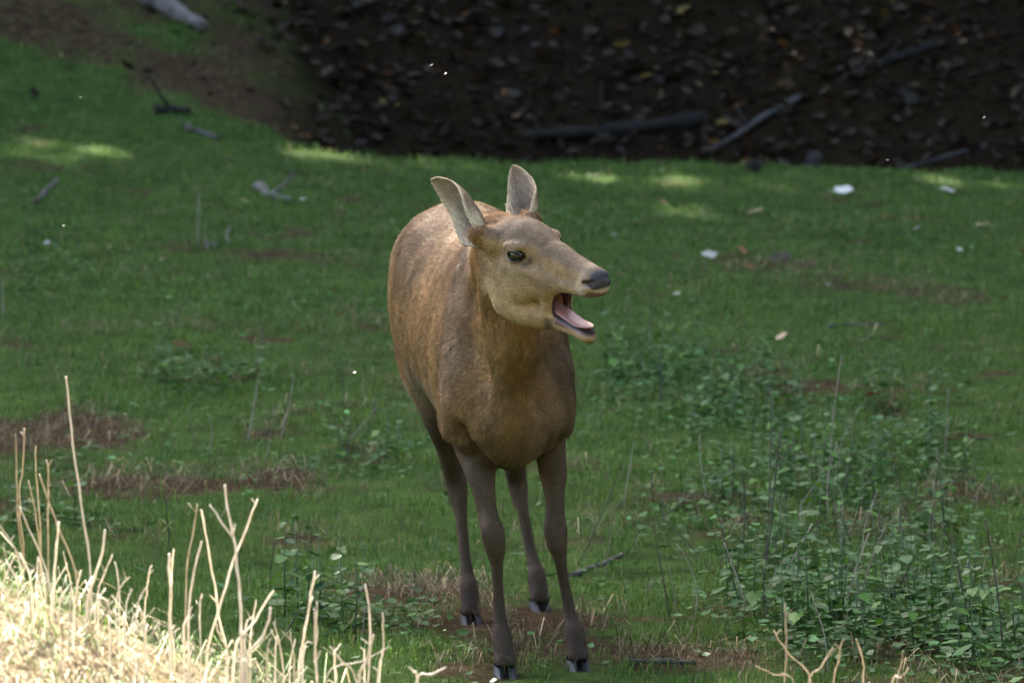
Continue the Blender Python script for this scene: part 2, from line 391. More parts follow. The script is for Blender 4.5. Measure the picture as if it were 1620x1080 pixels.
def coat(p, nrm, kind):
    """Colour, hair length and hair direction over the body; kind 0 body, 1 ear inside, 2 ear outside."""
    n = len(p); h = to_head(p); b = to_body(p); hn = nrm @ HM; bn = nrm @ DR
    ns = vnoise(p, 9, 1) * .6 + vnoise(p, 23, 2) * .4
    nf = vnoise(p, 60, 3)
    col = np.tile(np.array([.275, .155, .064]), (n, 1))
    def blend(w, c): col[:] = col + (np.array(c) - col) * np.clip(w, 0, 1)[:, None]
    # trunk: grey-brown saddle, ochre flank, pale belly, buff rump
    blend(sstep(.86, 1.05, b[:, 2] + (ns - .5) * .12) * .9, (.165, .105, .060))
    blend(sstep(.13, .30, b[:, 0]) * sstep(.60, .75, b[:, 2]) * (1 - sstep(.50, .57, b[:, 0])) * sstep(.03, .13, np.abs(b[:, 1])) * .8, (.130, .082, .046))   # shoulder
    blend(sstep(.10, .40, b[:, 0]) * sstep(-.03, .12, b[:, 1]) * .62, (.110, .078, .052))                      # far chest side: greyer coat with its shade painted in
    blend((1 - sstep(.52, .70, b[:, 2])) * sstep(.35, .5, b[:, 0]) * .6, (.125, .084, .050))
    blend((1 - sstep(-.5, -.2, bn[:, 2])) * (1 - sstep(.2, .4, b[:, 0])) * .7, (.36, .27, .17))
    blend((1 - sstep(-.66, -.46, b[:, 0])) * .85, (.44, .30, .16))
    bs = b @ roty(.55); st = vnoise(bs * np.array([34, 10, 9]), 1, 21) * .6 + vnoise(bs * np.array([70, 20, 16]), 1, 22) * .4
    col *= ((.80 + .40 * ns) * (.78 + .44 * sstep(.22, .72, st)))[:, None]
    # neck
    nk = sstep(.42, .55, b[:, 0]) * sstep(.78, .90, b[:, 2])
    blend(nk * .75, (.270, .140, .050)); blend(nk * sstep(.05, .10, b[:, 1]) * .5, (.30, .20, .12))  # paler strip down one neck edge paints the light on it
    # legs
    ld = leg_dist(p); D = np.min([d for d, _ in ld], 0); k = np.argmin([d for d, _ in ld], 0)
    leg = (D < .085) & (b[:, 2] < .66)
    wl = np.where(leg, 1 - sstep(.50, .66, b[:, 2]), 0)
    blend(wl * .92, (.112, .074, .047)); blend(wl * (1 - sstep(.08, .30, b[:, 2])) * .6, (.066, .046, .034))
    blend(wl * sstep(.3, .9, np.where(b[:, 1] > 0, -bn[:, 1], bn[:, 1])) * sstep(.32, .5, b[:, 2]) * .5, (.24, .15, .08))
    # head
    hd = (np.linalg.norm((h - np.array([.05, 0, -.04])) / np.array([.23, .14, .17]), axis=1) < 1) & (kind == 0)
    hw = np.where(hd, sstep(-.16, -.09, h[:, 0] + .35 * (-h[:, 2] - .05)), 0)
    blend(hw, (.355, .232, .118))
    blend(hw * sstep(.15, .75, hn[:, 2]) * sstep(-.03, .02, h[:, 2] + .06 * sstep(.03, .2, h[:, 0])) * .85, (.195, .140, .094))      # dark top of face
    blend(hw * np.exp(-(((h[:, 0] - .005) / .045) ** 2 + ((h[:, 2] - .032) / .010) ** 2)) * sstep(.03, .05, np.abs(h[:, 1])) * .5, (.42, .31, .19))
    blend(hw * np.exp(-(((h[:, 0] - .0) / .05) ** 2 + ((h[:, 2] + .030) / .016) ** 2)) * .5, (.40, .32, .21))
    blend(hw * (1 - sstep(-.09, -.05, h[:, 2])) * (1 - sstep(.10, .16, h[:, 0])) * .8, (.46, .310, .158))       # cheek and jaw
    blend(hw * np.exp(-(((h[:, 0] - .085) / .05) ** 2 + ((h[:, 2] + .040) / .018) ** 2)) * .45, (.24, .18, .125))
    eye = np.hypot((h[:, 0] - .004) / 1.55, h[:, 2] - .009); es = sstep(.035, .05, np.abs(h[:, 1]))
    blend(hw * es * (1 - sstep(.0125, .0170, eye)), (.030, .020, .014))
    tear = np.exp(-(((h[:, 0] - .034 - .6 * (h[:, 2] + .004)) / .013) ** 2 + ((h[:, 2] + .001) / .014) ** 2)) * sstep(.032, .042, np.abs(h[:, 1]))
    blend(hw * tear * .85, (.075, .050, .032))
    glc = np.exp(-(((h[:, 0] - .062) / .016) ** 2 + ((h[:, 2] + .002) / .010) ** 2)) * sstep(.02, .035, h[:, 1])
    blend(hw * glc * .75, (.10, .075, .055))
    blend(hw * np.exp(-((h[:, 0] + .055) / .012) ** 2) * sstep(.3, .7, hn[:, 2]) * .55, (.09, .062, .042))      # dark poll line
    col[hd] *= (.84 + .32 * nf)[hd, None]
    # muzzle
    mz = hd & (h[:, 0] > .15)
    blend(np.where(mz, sstep(.165, .20, h[:, 0]) * (1 - sstep(-.030, -.016, h[:, 2])) * sstep(-.075, -.05, h[:, 2] + 1e-9), 0) * .8, (.50, .40, .29))
    pad = np.where(hd, sstep(.219, .226, h[:, 0] + .30 * np.clip(h[:, 2] + .028, -.02, .02)) * sstep(-.043, -.038, h[:, 2]) , 0)
    blend(np.where(hd, np.exp(-((h[:, 0] - .196) / .016) ** 2) * sstep(-.05, -.03, h[:, 2]), 0) * .6, (.44, .33, .21))
    blend(pad, (.045, .044, .046))
    no = np.where(hd, 1 - sstep(.7, 1.25, np.sqrt(((h[:, 0] - .219) / .020) ** 2 + ((h[:, 2] + .026 + .25 * (h[:, 0] - .219)) / .0085) ** 2)), 0) * sstep(.018, .024, np.abs(h[:, 1]))
    blend(no, (.055, .035, .034))
    # mouth
    j = to_jaw(h)
    inside = hd & (np.abs(h[:, 1]) < .034) & ((h[:, 0] > .092) | ((np.abs(h[:, 1]) < .016) & (h[:, 0] > .03))) & (h[:, 2] < -.045)
    roof = inside & (hn[:, 2] < -.35) & (h[:, 2] > -.095)
    blend(np.where(roof, 1.0, 0), (.12, .045, .036)); blend(np.where(roof & (h[:, 0] > .18), .8, 0), (.20, .12, .10))
    jn = np.stack([hn[:, 0] * math.cos(JA) - hn[:, 2] * math.sin(JA), hn[:, 1], hn[:, 0] * math.sin(JA) + hn[:, 2] * math.cos(JA)], 1)
    floor = inside & (jn[:, 2] > .05) & (j[:, 2] < -.06)
    blend(np.where(floor, 1.0, 0), (.16, .065, .055))
    web = hd & (h[:, 0] > .066) & (h[:, 0] < .17) & (np.abs(h[:, 1]) < .034) & (h[:, 2] < -.052) & (j[:, 2] > -.086) & ((np.sign(h[:, 1]) * hn[:, 1] < -.05) | ((hn[:, 0] > .35) & (np.abs(h[:, 1]) < .030) & (h[:, 0] < .125)))
    blend(np.where(web, 1.0, 0), (.055, .020, .018))
    lipb = np.where(hd & (h[:, 0] > .094) & (j[:, 2] < -.055), np.exp(-((j[:, 2] + .082) / .0032) ** 2) * sstep(-.5, .2, jn[:, 2]), 0)
    blend(lipb, (.018, .015, .015))
    chin = np.where(hd & (j[:, 0] > .05) & (h[:, 2] < -.10), 1 - sstep(-.092, -.084, j[:, 2]), 0)
    blend(chin * sstep(.07, .10, j[:, 0]) * np.exp(-((j[:, 0] - .095) / .020) ** 2) * .75, (.05, .036, .028))
    blend(chin * sstep(.13, .17, j[:, 0]) * .8, (.46, .31, .18))
    bare = np.clip(pad + no + np.where(roof | floor | web, 1, 0) + lipb + (1 - sstep(.013, .018, eye)) * es * hw, 0, 1)
    # hair length and flow
    fl = np.full(n, .0115)
    fl = fl + .0035 * sstep(.95, 1.08, b[:, 2]); fl = fl + .016 * (1 - sstep(-.66, -.36, b[:, 0]))
    fl = fl + (.0045 - fl) * wl; fl = np.where(hd, fl + (.0052 - .0022 * sstep(.02, .16, h[:, 0]) - fl) * sstep(-.13, -.06, h[:, 0]), fl)
    fl = fl + nk * (1 - hw) * .0015
    fl = np.where(kind == 1, .015, np.where(kind == 2, .0045, fl))
    fl = fl * (1 - bare)
    flow = np.tile(DR @ np.array([-1.0, 0, -.45]), (n, 1))
    flow = np.where((nk > .3)[:, None], np.array([-.08, .45, -1.0]), flow)
    for i, (d, dr) in enumerate(ld):
        m = leg & (k == i); w = wl[m][:, None]; flow[m] = flow[m] * (1 - w) + dr[m] * w
    flow = np.where(hd[:, None], HM @ np.array([-1.0, 0, -.15]), flow)
    return col, fl, flow
# ---------------------------------------------------------------- ground
def lerp(a, b, t): return a + (b - a) * t
def ground_base(x, y):
    x = np.asarray(x, float); y = np.asarray(y, float)
    t = np.clip((y - 12.6) / 14.4, 0, 1)
    z27 = np.where(x < 0, .80 - .075 * np.maximum(x, -6), .80 - .015 * np.minimum(x, 6))
    z = z27 * (.62 * t ** 1.5 + .38 * t)
    # ditch and wooded bank behind the meadow, grassy spur on the left
    crest = 27.0 + .25 * np.sin(x * 1.1)
    d = np.maximum(0, y - crest)
    bank = -.75 * sstep(0, 1.5, d) + .95 * sstep(1.2, 2.6, d) + .72 * np.maximum(0, d - 2.4) * (1 - .62 * sstep(6, 22, d))
    e = -1.05 - x + .12 * (y - 27)
    spur = (.10 * d) + (4.5 * (1 - np.exp(-np.maximum(0, e) / 4.5))) * .88 * sstep(0, 5.0, d) + .05 * d * sstep(0, 1, e)
    w = sstep(-.5, .75, e)
    z = z + np.where(d > 0, np.maximum(bank * (1 - w) + spur * w, np.where(d > 3, bank, -9)), 0)
    # sunlit mound in front
    yc = 8.35
    hc = np.clip(.135 - .41 * x, .05, .95)
    front = hc - .225 * (yc - y); front = np.maximum(front, -.30 + .02 * y)
    back = hc * (1 - sstep(0, 1.5, y - yc))
    m = np.where(y < yc, front, back)
    z = np.where(y < 10.2, m, z)
    return z
def ground_h(x, y):
    x = np.asarray(x, float); y = np.asarray(y, float); sh = x.shape
    p = np.stack([x.ravel(), y.ravel(), np.zeros(x.size)], 1)
    n = (vnoise(p, 1.1, 31) - .5) * .05 + (vnoise(p, 3.3, 32) - .5) * .028 + (vnoise(p, 9, 33) - .5) * .014
    far = 1 + 2.5 * sstep(28.5, 31, p[:, 1])
    hoofs = 1 - .85 * np.exp(-((p[:, 0] - .03) / .40) ** 2 - ((p[:, 1] - 11.5) / .95) ** 2)
    return ground_base(x, y) + (n * far * hoofs).reshape(sh)
def gp(u, v):
    """Ground point seen at photo pixel (u, v)."""
    a, b = (u - 810) / FPX, (540 - v) / FPX
    c, s = math.cos(PITCH), math.sin(PITCH)
    d = np.array([a, c + b * s, -s + b * c]); d /= d[1]
    ys = np.arange(7.0, 45, .04)
    zz = CAMZ + d[2] * ys; hh = ground_h(d[0] * ys, ys)
    k = np.argmax(zz < hh) if (zz < hh).any() else len(ys) - 1
    y = ys[max(k, 1)] - .02
    return np.array([d[0] * y, y, float(ground_h(np.array([d[0] * y]), np.array([y]))[0])])

SOIL_PX = [(90, 690, 260, 48), (250, 770, 170, 26), (430, 755, 100, 24), (560, 725, 110, 20), (640, 940, 170, 36), (790, 985, 220, 36), (900, 1030, 260, 38), (760, 1060, 120, 24), (1080, 785, 120, 16),
           (1060, 1040, 190, 30), (1570, 590, 70, 8), (1590, 930, 60, 20), (1540, 690, 60, 8), (420, 540, 60, 6), (1270, 610, 70, 8), (480, 860, 90, 14), (1410, 655, 40, 6),
           (60, 250, 0, 0)]
_soil = []
for (u, v, ru, rv) in SOIL_PX:
    if not ru: continue
    c0 = gp(u, v); c1 = gp(u, v - rv); c2 = gp(u, v + rv)
    _soil.append((c0[0], c0[1], ru / FPX * c0[1], max(.15, (c1[1] - c2[1]) / 2)))
_track = []                                             # worn earth running down the spur
for (u, v, ru, rv) in ((60, 30, 110, 34), (170, 75, 130, 40), (290, 120, 140, 42), (400, 165, 120, 38), (490, 205, 80, 28)):
    c0 = gp(u, v); c1 = gp(u, max(v - rv, 0)); c2 = gp(u, v + rv)
    _track.append((c0[0], c0[1], ru / FPX * c0[1], max(.35, (c1[1] - c2[1]) / 2)))
def masks(x, y):
    """soil, bank litter, mound straw: 0..1 each."""
    p = np.stack([x, y, np.zeros_like(x)], 1)
    n = vnoise(p, 2.2, 41) * .5 + vnoise(p, 5.5, 42) * .3 + vnoise(p, 14, 43) * .2
    s = np.zeros_like(x)
    for (cx, cy, rx, ry) in _soil:
        s = np.maximum(s, 1.15 - ((x - cx) / rx) ** 2 - ((y - cy) / ry) ** 2)
    s = np.clip(s, 0, 1) * .44 + n * .92
    s = s + (vnoise(p, 32, 44) - .5) * .22
    soil = sstep(.66, .84, s) * (y < 27.4)
    soil = np.maximum(soil, sstep(.63, .72, n + (vnoise(p, 32, 45) - .5) * .16) * .8 * (y < 27.2))
    e = -1.05 - x - .30 * (y - 27.3)
    crest = 27.0 + .25 * np.sin(x * 1.1)
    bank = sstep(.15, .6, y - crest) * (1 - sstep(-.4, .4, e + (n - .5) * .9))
    band = np.exp(-((e - .55) / .95) ** 2) * sstep(27.3, 28.2, y)      # worn track up the spur
    tr = np.zeros_like(x)
    for (cx, cy, rx, ry) in _track: tr = np.maximum(tr, 1.25 - ((x - cx) / rx) ** 2 - ((y - cy) / ry) ** 2)
    soil = np.maximum(soil, sstep(.25, .95, np.clip(tr, 0, 1) * .9 + (n - .5) * 1.4))
    soil = np.maximum(soil, sstep(.30, .85, band * .75 + (n - .5) * 1.3))
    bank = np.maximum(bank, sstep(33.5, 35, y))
    mound = 1 - sstep(8.25, 8.75, y + (n - .5) * .5)
    return soil, bank, mound

def build_ground():
    def ax(a, b, f, lo, hi):
        inner = np.arange(a, b, f); out = [inner]
        s, p = f, inner[-1]; r = []
        while p < hi: s *= 1.35; p += s; r.append(p)
        s, p = f, inner[0]; l = []
        while p > lo: s *= 1.35; p -= s; l.append(p)
        return np.concatenate([l[::-1], inner, r])
    xs = ax(-6, 6, .055, -160, 160); ys = ax(6.8, 34, .055, -160, 260)
    X, Y = np.meshgrid(xs, ys, indexing='ij')
    Z = ground_h(X.ravel(), Y.ravel())
    soil, bank, mound = masks(X.ravel(), Y.ravel())
    p = np.stack([X.ravel(), Y.ravel(), np.zeros(X.size)], 1)
    Z = Z + np.where((np.abs(p[:, 0]) < 6) & (p[:, 1] > 6.8) & (p[:, 1] < 34), ((vnoise(p, 24, 51) - .5) * .030 + (vnoise(p, 8, 52) - .5) * .05 * mound) * np.maximum(soil, np.maximum(mound, bank)) * np.where(np.abs(p[:, 1] - 11.4) < 1.0, .5, 1), 0)
    V = np.stack([X.ravel(), Y.ravel(), Z], 1)
    nx, ny = X.shape; i = np.arange(nx - 1)[:, None] * ny + np.arange(ny - 1)[None]
    Q = np.stack([i, i + ny, i + ny + 1, i + 1], -1).reshape(-1, 4)
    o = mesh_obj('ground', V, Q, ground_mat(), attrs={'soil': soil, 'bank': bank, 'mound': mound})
    tag(o, 'grassy meadow floor with bare soil patches rising to a wooded bank', 'ground', kind='structure')
    return o

@cached
def ground_mat():
    m, nt, b = new_mat('earth'); L = nt.links.new
    g = node(nt, 'ShaderNodeNewGeometry')
    def noise(s, d=6, r=.6):
        n = node(nt, 'ShaderNodeTexNoise'); n.inputs['Scale'].default_value = s; n.inputs['Detail'].default_value = d; n.inputs['Roughness'].default_value = r
        L(g.outputs['Position'], n.inputs['Vector']); return n
    def ramp(n, stops):
        cr = node(nt, 'ShaderNodeValToRGB'); e = cr.color_ramp.elements
        e[0].position, e[0].color = stops[0][0], (*stops[0][1], 1); e[1].position, e[1].color = stops[-1][0], (*stops[-1][1], 1)
        for pos, c in stops[1:-1]:
            k = e.new(pos); k.color = (*c, 1)
        L(n.outputs[0], cr.inputs[0]); return cr
    turf = ramp(noise(7), [(.30, (.024, .038, .010)), (.55, (.045, .078, .016)), (.80, (.085, .085, .030))])
    soil = ramp(noise(22, 8, .7), [(.30, (.018, .012, .006)), (.52, (.046, .030, .015)), (.75, (.125, .090, .048))])
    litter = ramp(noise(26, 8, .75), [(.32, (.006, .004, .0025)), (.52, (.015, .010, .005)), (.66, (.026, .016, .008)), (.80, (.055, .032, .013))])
    straw = ramp(noise(30, 8, .7), [(.34, (.07, .045, .024)), (.48, (.20, .15, .085)), (.66, (.40, .33, .21))])
    def mix(a, c, name):
        at = node(nt, 'ShaderNodeAttribute', attribute_name=name)
        mx = node(nt, 'ShaderNodeMix', data_type='RGBA'); L(at.outputs['Fac'], mx.inputs[0]); L(a, mx.inputs[6]); L(c, mx.inputs[7]); return mx.outputs[2]
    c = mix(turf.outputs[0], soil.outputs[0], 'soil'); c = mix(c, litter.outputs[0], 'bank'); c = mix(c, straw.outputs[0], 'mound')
    L(c, b.inputs['Base Color']); b.inputs['Roughness'].default_value = 1.0; b.inputs['Specular IOR Level'].default_value = .04
    bp = node(nt, 'ShaderNodeBump'); bp.inputs['Strength'].default_value = .8; bp.inputs['Distance'].default_value = .02
    L(noise(45, 8, .7).outputs[0], bp.inputs['Height']); L(bp.outputs[0], b.inputs['Normal'])
    return m
def mesh_obj(name, V, Fc, mat, parent=None, loc=(0, 0, 0), attrs=None, smooth=True):
    """One mesh object from numpy arrays; faces all of one size."""
    V = np.asarray(V, np.float32); Fc = np.asarray(Fc, np.int32)
    me = bpy.data.meshes.new(name); nf, k = Fc.shape
    me.vertices.add(len(V)); me.vertices.foreach_set('co', (V - np.array(loc, np.float32)).ravel() if parent is None else (V - np.array(parent.location, np.float32)).ravel())
    me.loops.add(nf * k); me.loops.foreach_set('vertex_index', Fc.ravel())
    me.polygons.add(nf); me.polygons.foreach_set('loop_start', np.arange(0, nf * k, k, dtype=np.int32))
    if smooth: me.polygons.foreach_set('use_smooth', np.ones(nf, bool))
    me.update(calc_edges=True); me.validate()
    for an, dat in (attrs or {}).items():
        dat = np.asarray(dat, np.float32)
        if dat.ndim == 1:
            at = me.attributes.new(an, 'FLOAT', 'POINT'); at.data.foreach_set('value', dat)
        else:
            at = me.attributes.new(an, 'FLOAT_COLOR', 'POINT'); at.data.foreach_set('color', np.c_[dat, np.ones(len(dat))].astype(np.float32).ravel())
    me.materials.append(mat)
    o = bpy.data.objects.new(name, me); C.objects.link(o)
    if parent is None: o.location = loc
    else: o.parent = parent
    return o

def vert_normals(V, Q):
    fn = np.cross(V[Q[:, 2]] - V[Q[:, 0]], V[Q[:, 3]] - V[Q[:, 1]])
    N = np.zeros_like(V)
    for i in range(4):
        for c in range(3): N[:, c] += np.bincount(Q[:, i], fn[:, c], len(V))
    return unit(N)

def claw_mesh(c, fwd, side, L=.082, Wd=.025, Ht=.036, toe=1):
    """One cloven-hoof claw: flat sole, sloped toe, rounded wall."""
    up = np.array([0, 0, 1.0]); V = []; ring = 14; lev = 6
    for l in range(lev):
        t = l / (lev - 1)
        ln = L * (1 - .42 * t); back = -.020 + .004 * t; w = Wd * (1 - .12 * t)
        for k in range(ring):
            a = 2 * math.pi * k / ring
            x = math.cos(a); y = math.sin(a)
            px = back + (ln * .5) * (1 + x) * 1.0; py = w * .60 * y * (1 - .62 * max(0, x) ** 1.5) + toe * .003 * (px / L) * -1
            V.append(c + fwd * px + side * py + up * (Ht * t * (1 - .50 * (px + .02) / L)))
    Q = []
    for l in range(lev - 1):
        for k in range(ring):
            Q.append((l * ring + k, l * ring + (k + 1) % ring, (l + 1) * ring + (k + 1) % ring, (l + 1) * ring + k))
    n = len(V); V.append(np.mean(V[:ring], 0)); V.append(np.mean(V[n - ring:n], 0))
    for k in range(ring):
        Q.append((n, (k + 1) % ring, k, k)); Q.append((n + 1, n - ring + k, n - ring + (k + 1) % ring, n - ring + (k + 1) % ring))
    return np.array(V), Q

def build_deer():
    rng = np.random.default_rng(5)
    root = bpy.data.objects.new('red_deer', None); C.objects.link(root); root.location = DO
    root['label'] = 'brown red deer hind standing in the grass with its mouth open'; root['category'] = 'deer'
    f = deer_field()
    V, Q = surface_nets(f.F, f.ax); V = smooth_mesh(V, Q, 4)
    par = np.zeros(len(V)); earax = np.zeros((len(V), 3))
    ears = [ear_mesh(Hd(-.098, -.068, .030), Pw(682, 285, 10.72), np.array([-.62, -.72, -.50]), .056, .002),
            ear_mesh(Hd(-.100, .064, .036), Pw(811, 262, 10.80), np.array([-.42, -1.0, .1]), .042, .008)]
    Vs, Qs = [V], [Q]; kinds = [np.zeros(len(V), int)]; pt = [np.zeros((len(V), 2))]; ax = [earax]
    for ev, eq, ep, ea in ears:
        Qs.append(eq + sum(len(v) for v in Vs)); Vs.append(ev); kinds.append(np.where(ep[:, 2] > .5, 2, 1)); pt.append(ep[:, :2]); ax.append(np.tile(ea, (len(ev), 1)))
    V = np.concatenate(Vs); Q = np.concatenate(Qs); kind = np.concatenate(kinds); pt = np.concatenate(pt); ax = np.concatenate(ax)
    N = vert_normals(V, Q)
    hh = to_head(V); nohead = (sstep(.12, .22, np.linalg.norm(hh / np.array([1.3, 1, 1]), axis=1)) * (kind == 0))[:, None]
    V = V + N * nohead * (((vnoise(V, 9, 81) - .5) * .010 + (vnoise(V, 22, 82) - .5) * .005)[:, None]) * np.clip((V[:, 2:3] - .25) / .4, .15, 1)
    N = vert_normals(V, Q)
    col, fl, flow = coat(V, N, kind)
    t, s = pt[:, 0], np.abs(pt[:, 1])
    n1 = vnoise(V, 55, 7)
    inn = kind == 1; out = kind == 2
    ci = np.array([.29, .22, .15]) + (np.array([.56, .45, .30]) - np.array([.29, .22, .15])) * (sstep(.45, .95, s)[:, None])
    ci = ci * (1 - .75 * (np.exp(-((s - .15) / .35) ** 2) * np.exp(-((t - .42) / .20) ** 2) * (.5 + n1))[:, None])
    ci = ci + (np.array([.66, .56, .40]) - ci) * ((1 - sstep(.05, .30, t)) * sstep(.2, .6, s))[:, None]
    col[inn] = ci[inn]
    co = np.array([.22, .15, .09]) * (.8 + .4 * n1)[:, None]
    co = co + (np.array([.58, .47, .30]) - co) * np.maximum(sstep(.86, 1., s), sstep(.90, 1., t))[:, None]
    co = co + (np.array([.62, .52, .36]) - co) * ((1 - sstep(.12, .34, t)) * sstep(.35, .6, s))[:, None]
    col[out] = co[out]
    fl[inn] *= (1 - .65 * sstep(.3, .9, t[inn])); fl[out & (t < .3)] *= 1.6
    flow[kind > 0] = ax[kind > 0]
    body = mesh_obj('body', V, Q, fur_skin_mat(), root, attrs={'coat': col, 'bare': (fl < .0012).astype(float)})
    # fur
    tri = np.concatenate([Q[:, [0, 1, 2]], Q[:, [0, 2, 3]]])
    e1, e2 = V[tri[:, 1]] - V[tri[:, 0]], V[tri[:, 2]] - V[tri[:, 0]]
    area = np.linalg.norm(np.cross(e1, e2), axis=1) / 2
    lm = fl[tri].mean(1)
    dens = np.where(lm > .0015, 1, 0) * np.clip(.010 / np.maximum(lm, .003), .8, 3.0)
    pr = area * dens; pr /= pr.sum()
    nh = FUR_COUNT
    ti = rng.choice(len(tri), nh, p=pr)
    u = rng.random((nh, 2)); u = np.where(u.sum(1, keepdims=True) > 1, 1 - u, u)
    w = np.c_[1 - u.sum(1), u]
    def mixv(a): return (a[tri[ti]] * w[..., None]).sum(1) if a.ndim > 1 else (a[tri[ti]] * w).sum(1)
    P0, NN, CC, LL, FF = mixv(V), unit(mixv(N)), mixv(col), mixv(fl), mixv(flow)
    clump = np.stack([vnoise(P0, 38, 11), vnoise(P0, 38, 12), vnoise(P0, 38, 13)], 1) - .5
    FF = unit(FF) + clump * .55 + rng.normal(0, .12, (nh, 3))
    T = unit(FF - NN * (FF * NN).sum(1, keepdims=True))
    LL = LL * rng.uniform(.65, 1.2, nh) * (.8 + .5 * vnoise(P0, 25, 14))
    lift = np.where(LL > .014, .42, .30) + rng.normal(0, .07, nh)
    pts = np.zeros((nh, 4, 3), np.float32)
    for q, (a, c) in enumerate(((-.06, 0), (.42, .26), (.62, .62), (.70, 1.0))):
        pts[:, q] = P0 + NN * (LL * lift * a)[:, None] + T * (LL * c)[:, None]
    hc = bpy.data.hair_curves.new('fur'); hc.add_curves([4] * nh)
    hc.attributes['position'].data.foreach_set('vector', (pts - DO.astype(np.float32)).ravel())
    ra = hc.attributes.get('radius') or hc.attributes.new('radius', 'FLOAT', 'POINT')
    r0 = (.00026 + .011 * LL)[:, None] * np.array([1, .9, .6, .12])[None]
    ra.data.foreach_set('value', r0.astype(np.float32).ravel())
    br = np.exp(rng.normal(0, .30, nh)) * (.70 + .60 * vnoise(P0, 70, 15))
    at = hc.attributes.new('coat', 'FLOAT_COLOR', 'CURVE'); at.data.foreach_set('color', np.c_[CC * br[:, None], np.ones(nh)].astype(np.float32).ravel())
    sn = unit(NN + T * .12 + rng.normal(0, .16, (nh, 3)))
    at = hc.attributes.new('lie', 'FLOAT_VECTOR', 'CURVE'); at.data.foreach_set('vector', sn.astype(np.float32).ravel())
    hc.materials.append(fur_mat())
    fo = bpy.data.objects.new('fur', hc); C.objects.link(fo); fo.parent = root
    # eyes
    for s in (-1, 1):
        U, Wn = 24, 16; c = Hd(.002, s * .0555, .0095); r = .0185; vv = []; qq = []
        for a in range(Wn + 1):
            for b in range(U):
                th, ph = math.pi * a / Wn, 2 * math.pi * b / U
                vv.append(c + r * np.array([math.sin(th) * math.cos(ph), math.sin(th) * math.sin(ph), math.cos(th)]))
        for a in range(Wn):
            for b in range(U): qq.append((a * U + b, (a + 1) * U + b, (a + 1) * U + (b + 1) % U, a * U + (b + 1) % U))
        mesh_obj('eye', vv, qq, eye_mat(), root)
    # tongue: flat strap in the trough of the lower jaw, tip curling up
    vv = []; qq = []; nt, ns = 22, 12
    for i in range(nt):
        t = i / (nt - 1); x = .0 + .203 * t
        w = (.0235 - .0035 * t) * (1 if t < .86 else math.sqrt(max(.02, 1 - ((t - .86) / .145) ** 2)))
        z = -.079 - .004 * math.sin(t * 3.1) + .010 * max(0, t - .8) / .2 * 1.0 + .012 * (1 - t)
        hgt = .012 * (1 - .35 * t) * (1 if t < .9 else .75)
        for k in range(ns):
            a = 2 * math.pi * k / ns
            dip = -.003 * math.exp(-(math.cos(a) / .3) ** 2) * (math.sin(a) > 0)
            vv.append(Jd(x, w * math.cos(a), z + hgt * .5 * math.sin(a) + dip))
    for i in range(nt - 1):
        for k in range(ns): qq.append((i * ns + k, i * ns + (k + 1) % ns, (i + 1) * ns + (k + 1) % ns, (i + 1) * ns + k))
    n = len(vv); vv.append(np.mean(vv[-ns:], 0) + (Jd(.003, 0, 0) - Jd(0, 0, 0)))
    for k in range(ns): qq.append((n, n - ns + k, n - ns + (k + 1) % ns, n - ns + (k + 1) % ns))
    mesh_obj('tongue', vv, np.array(qq), tongue_mat(), root)
    # hooves: two claws each
    fwd0 = np.array([math.sin(DH), -math.cos(DH), 0])
    for nme, pts_ in LEG.items():
        e = Pw(*pts_[-1][:3]); e = np.array([e[0], e[1], 0.0])
        yaw = {'fr': .02, 'fl': .20, 'hr': .05, 'hl': .30}[nme]
        fw = rotz(yaw) @ fwd0; sd = np.array([-fw[1], fw[0], 0])
        vv = []; qq = []
        for s in (-1, 1):
            v, q = claw_mesh(e + sd * (s * .0140) - fw * .014 + np.array([0, 0, -.006]), rotz(s * .10) @ fw, sd, toe=s)
            qq += [tuple(k + len(vv) for k in a) for a in q]; vv += list(v)
        mesh_obj('hoof', vv, np.array(qq), hoof_mat(), root)
    return root
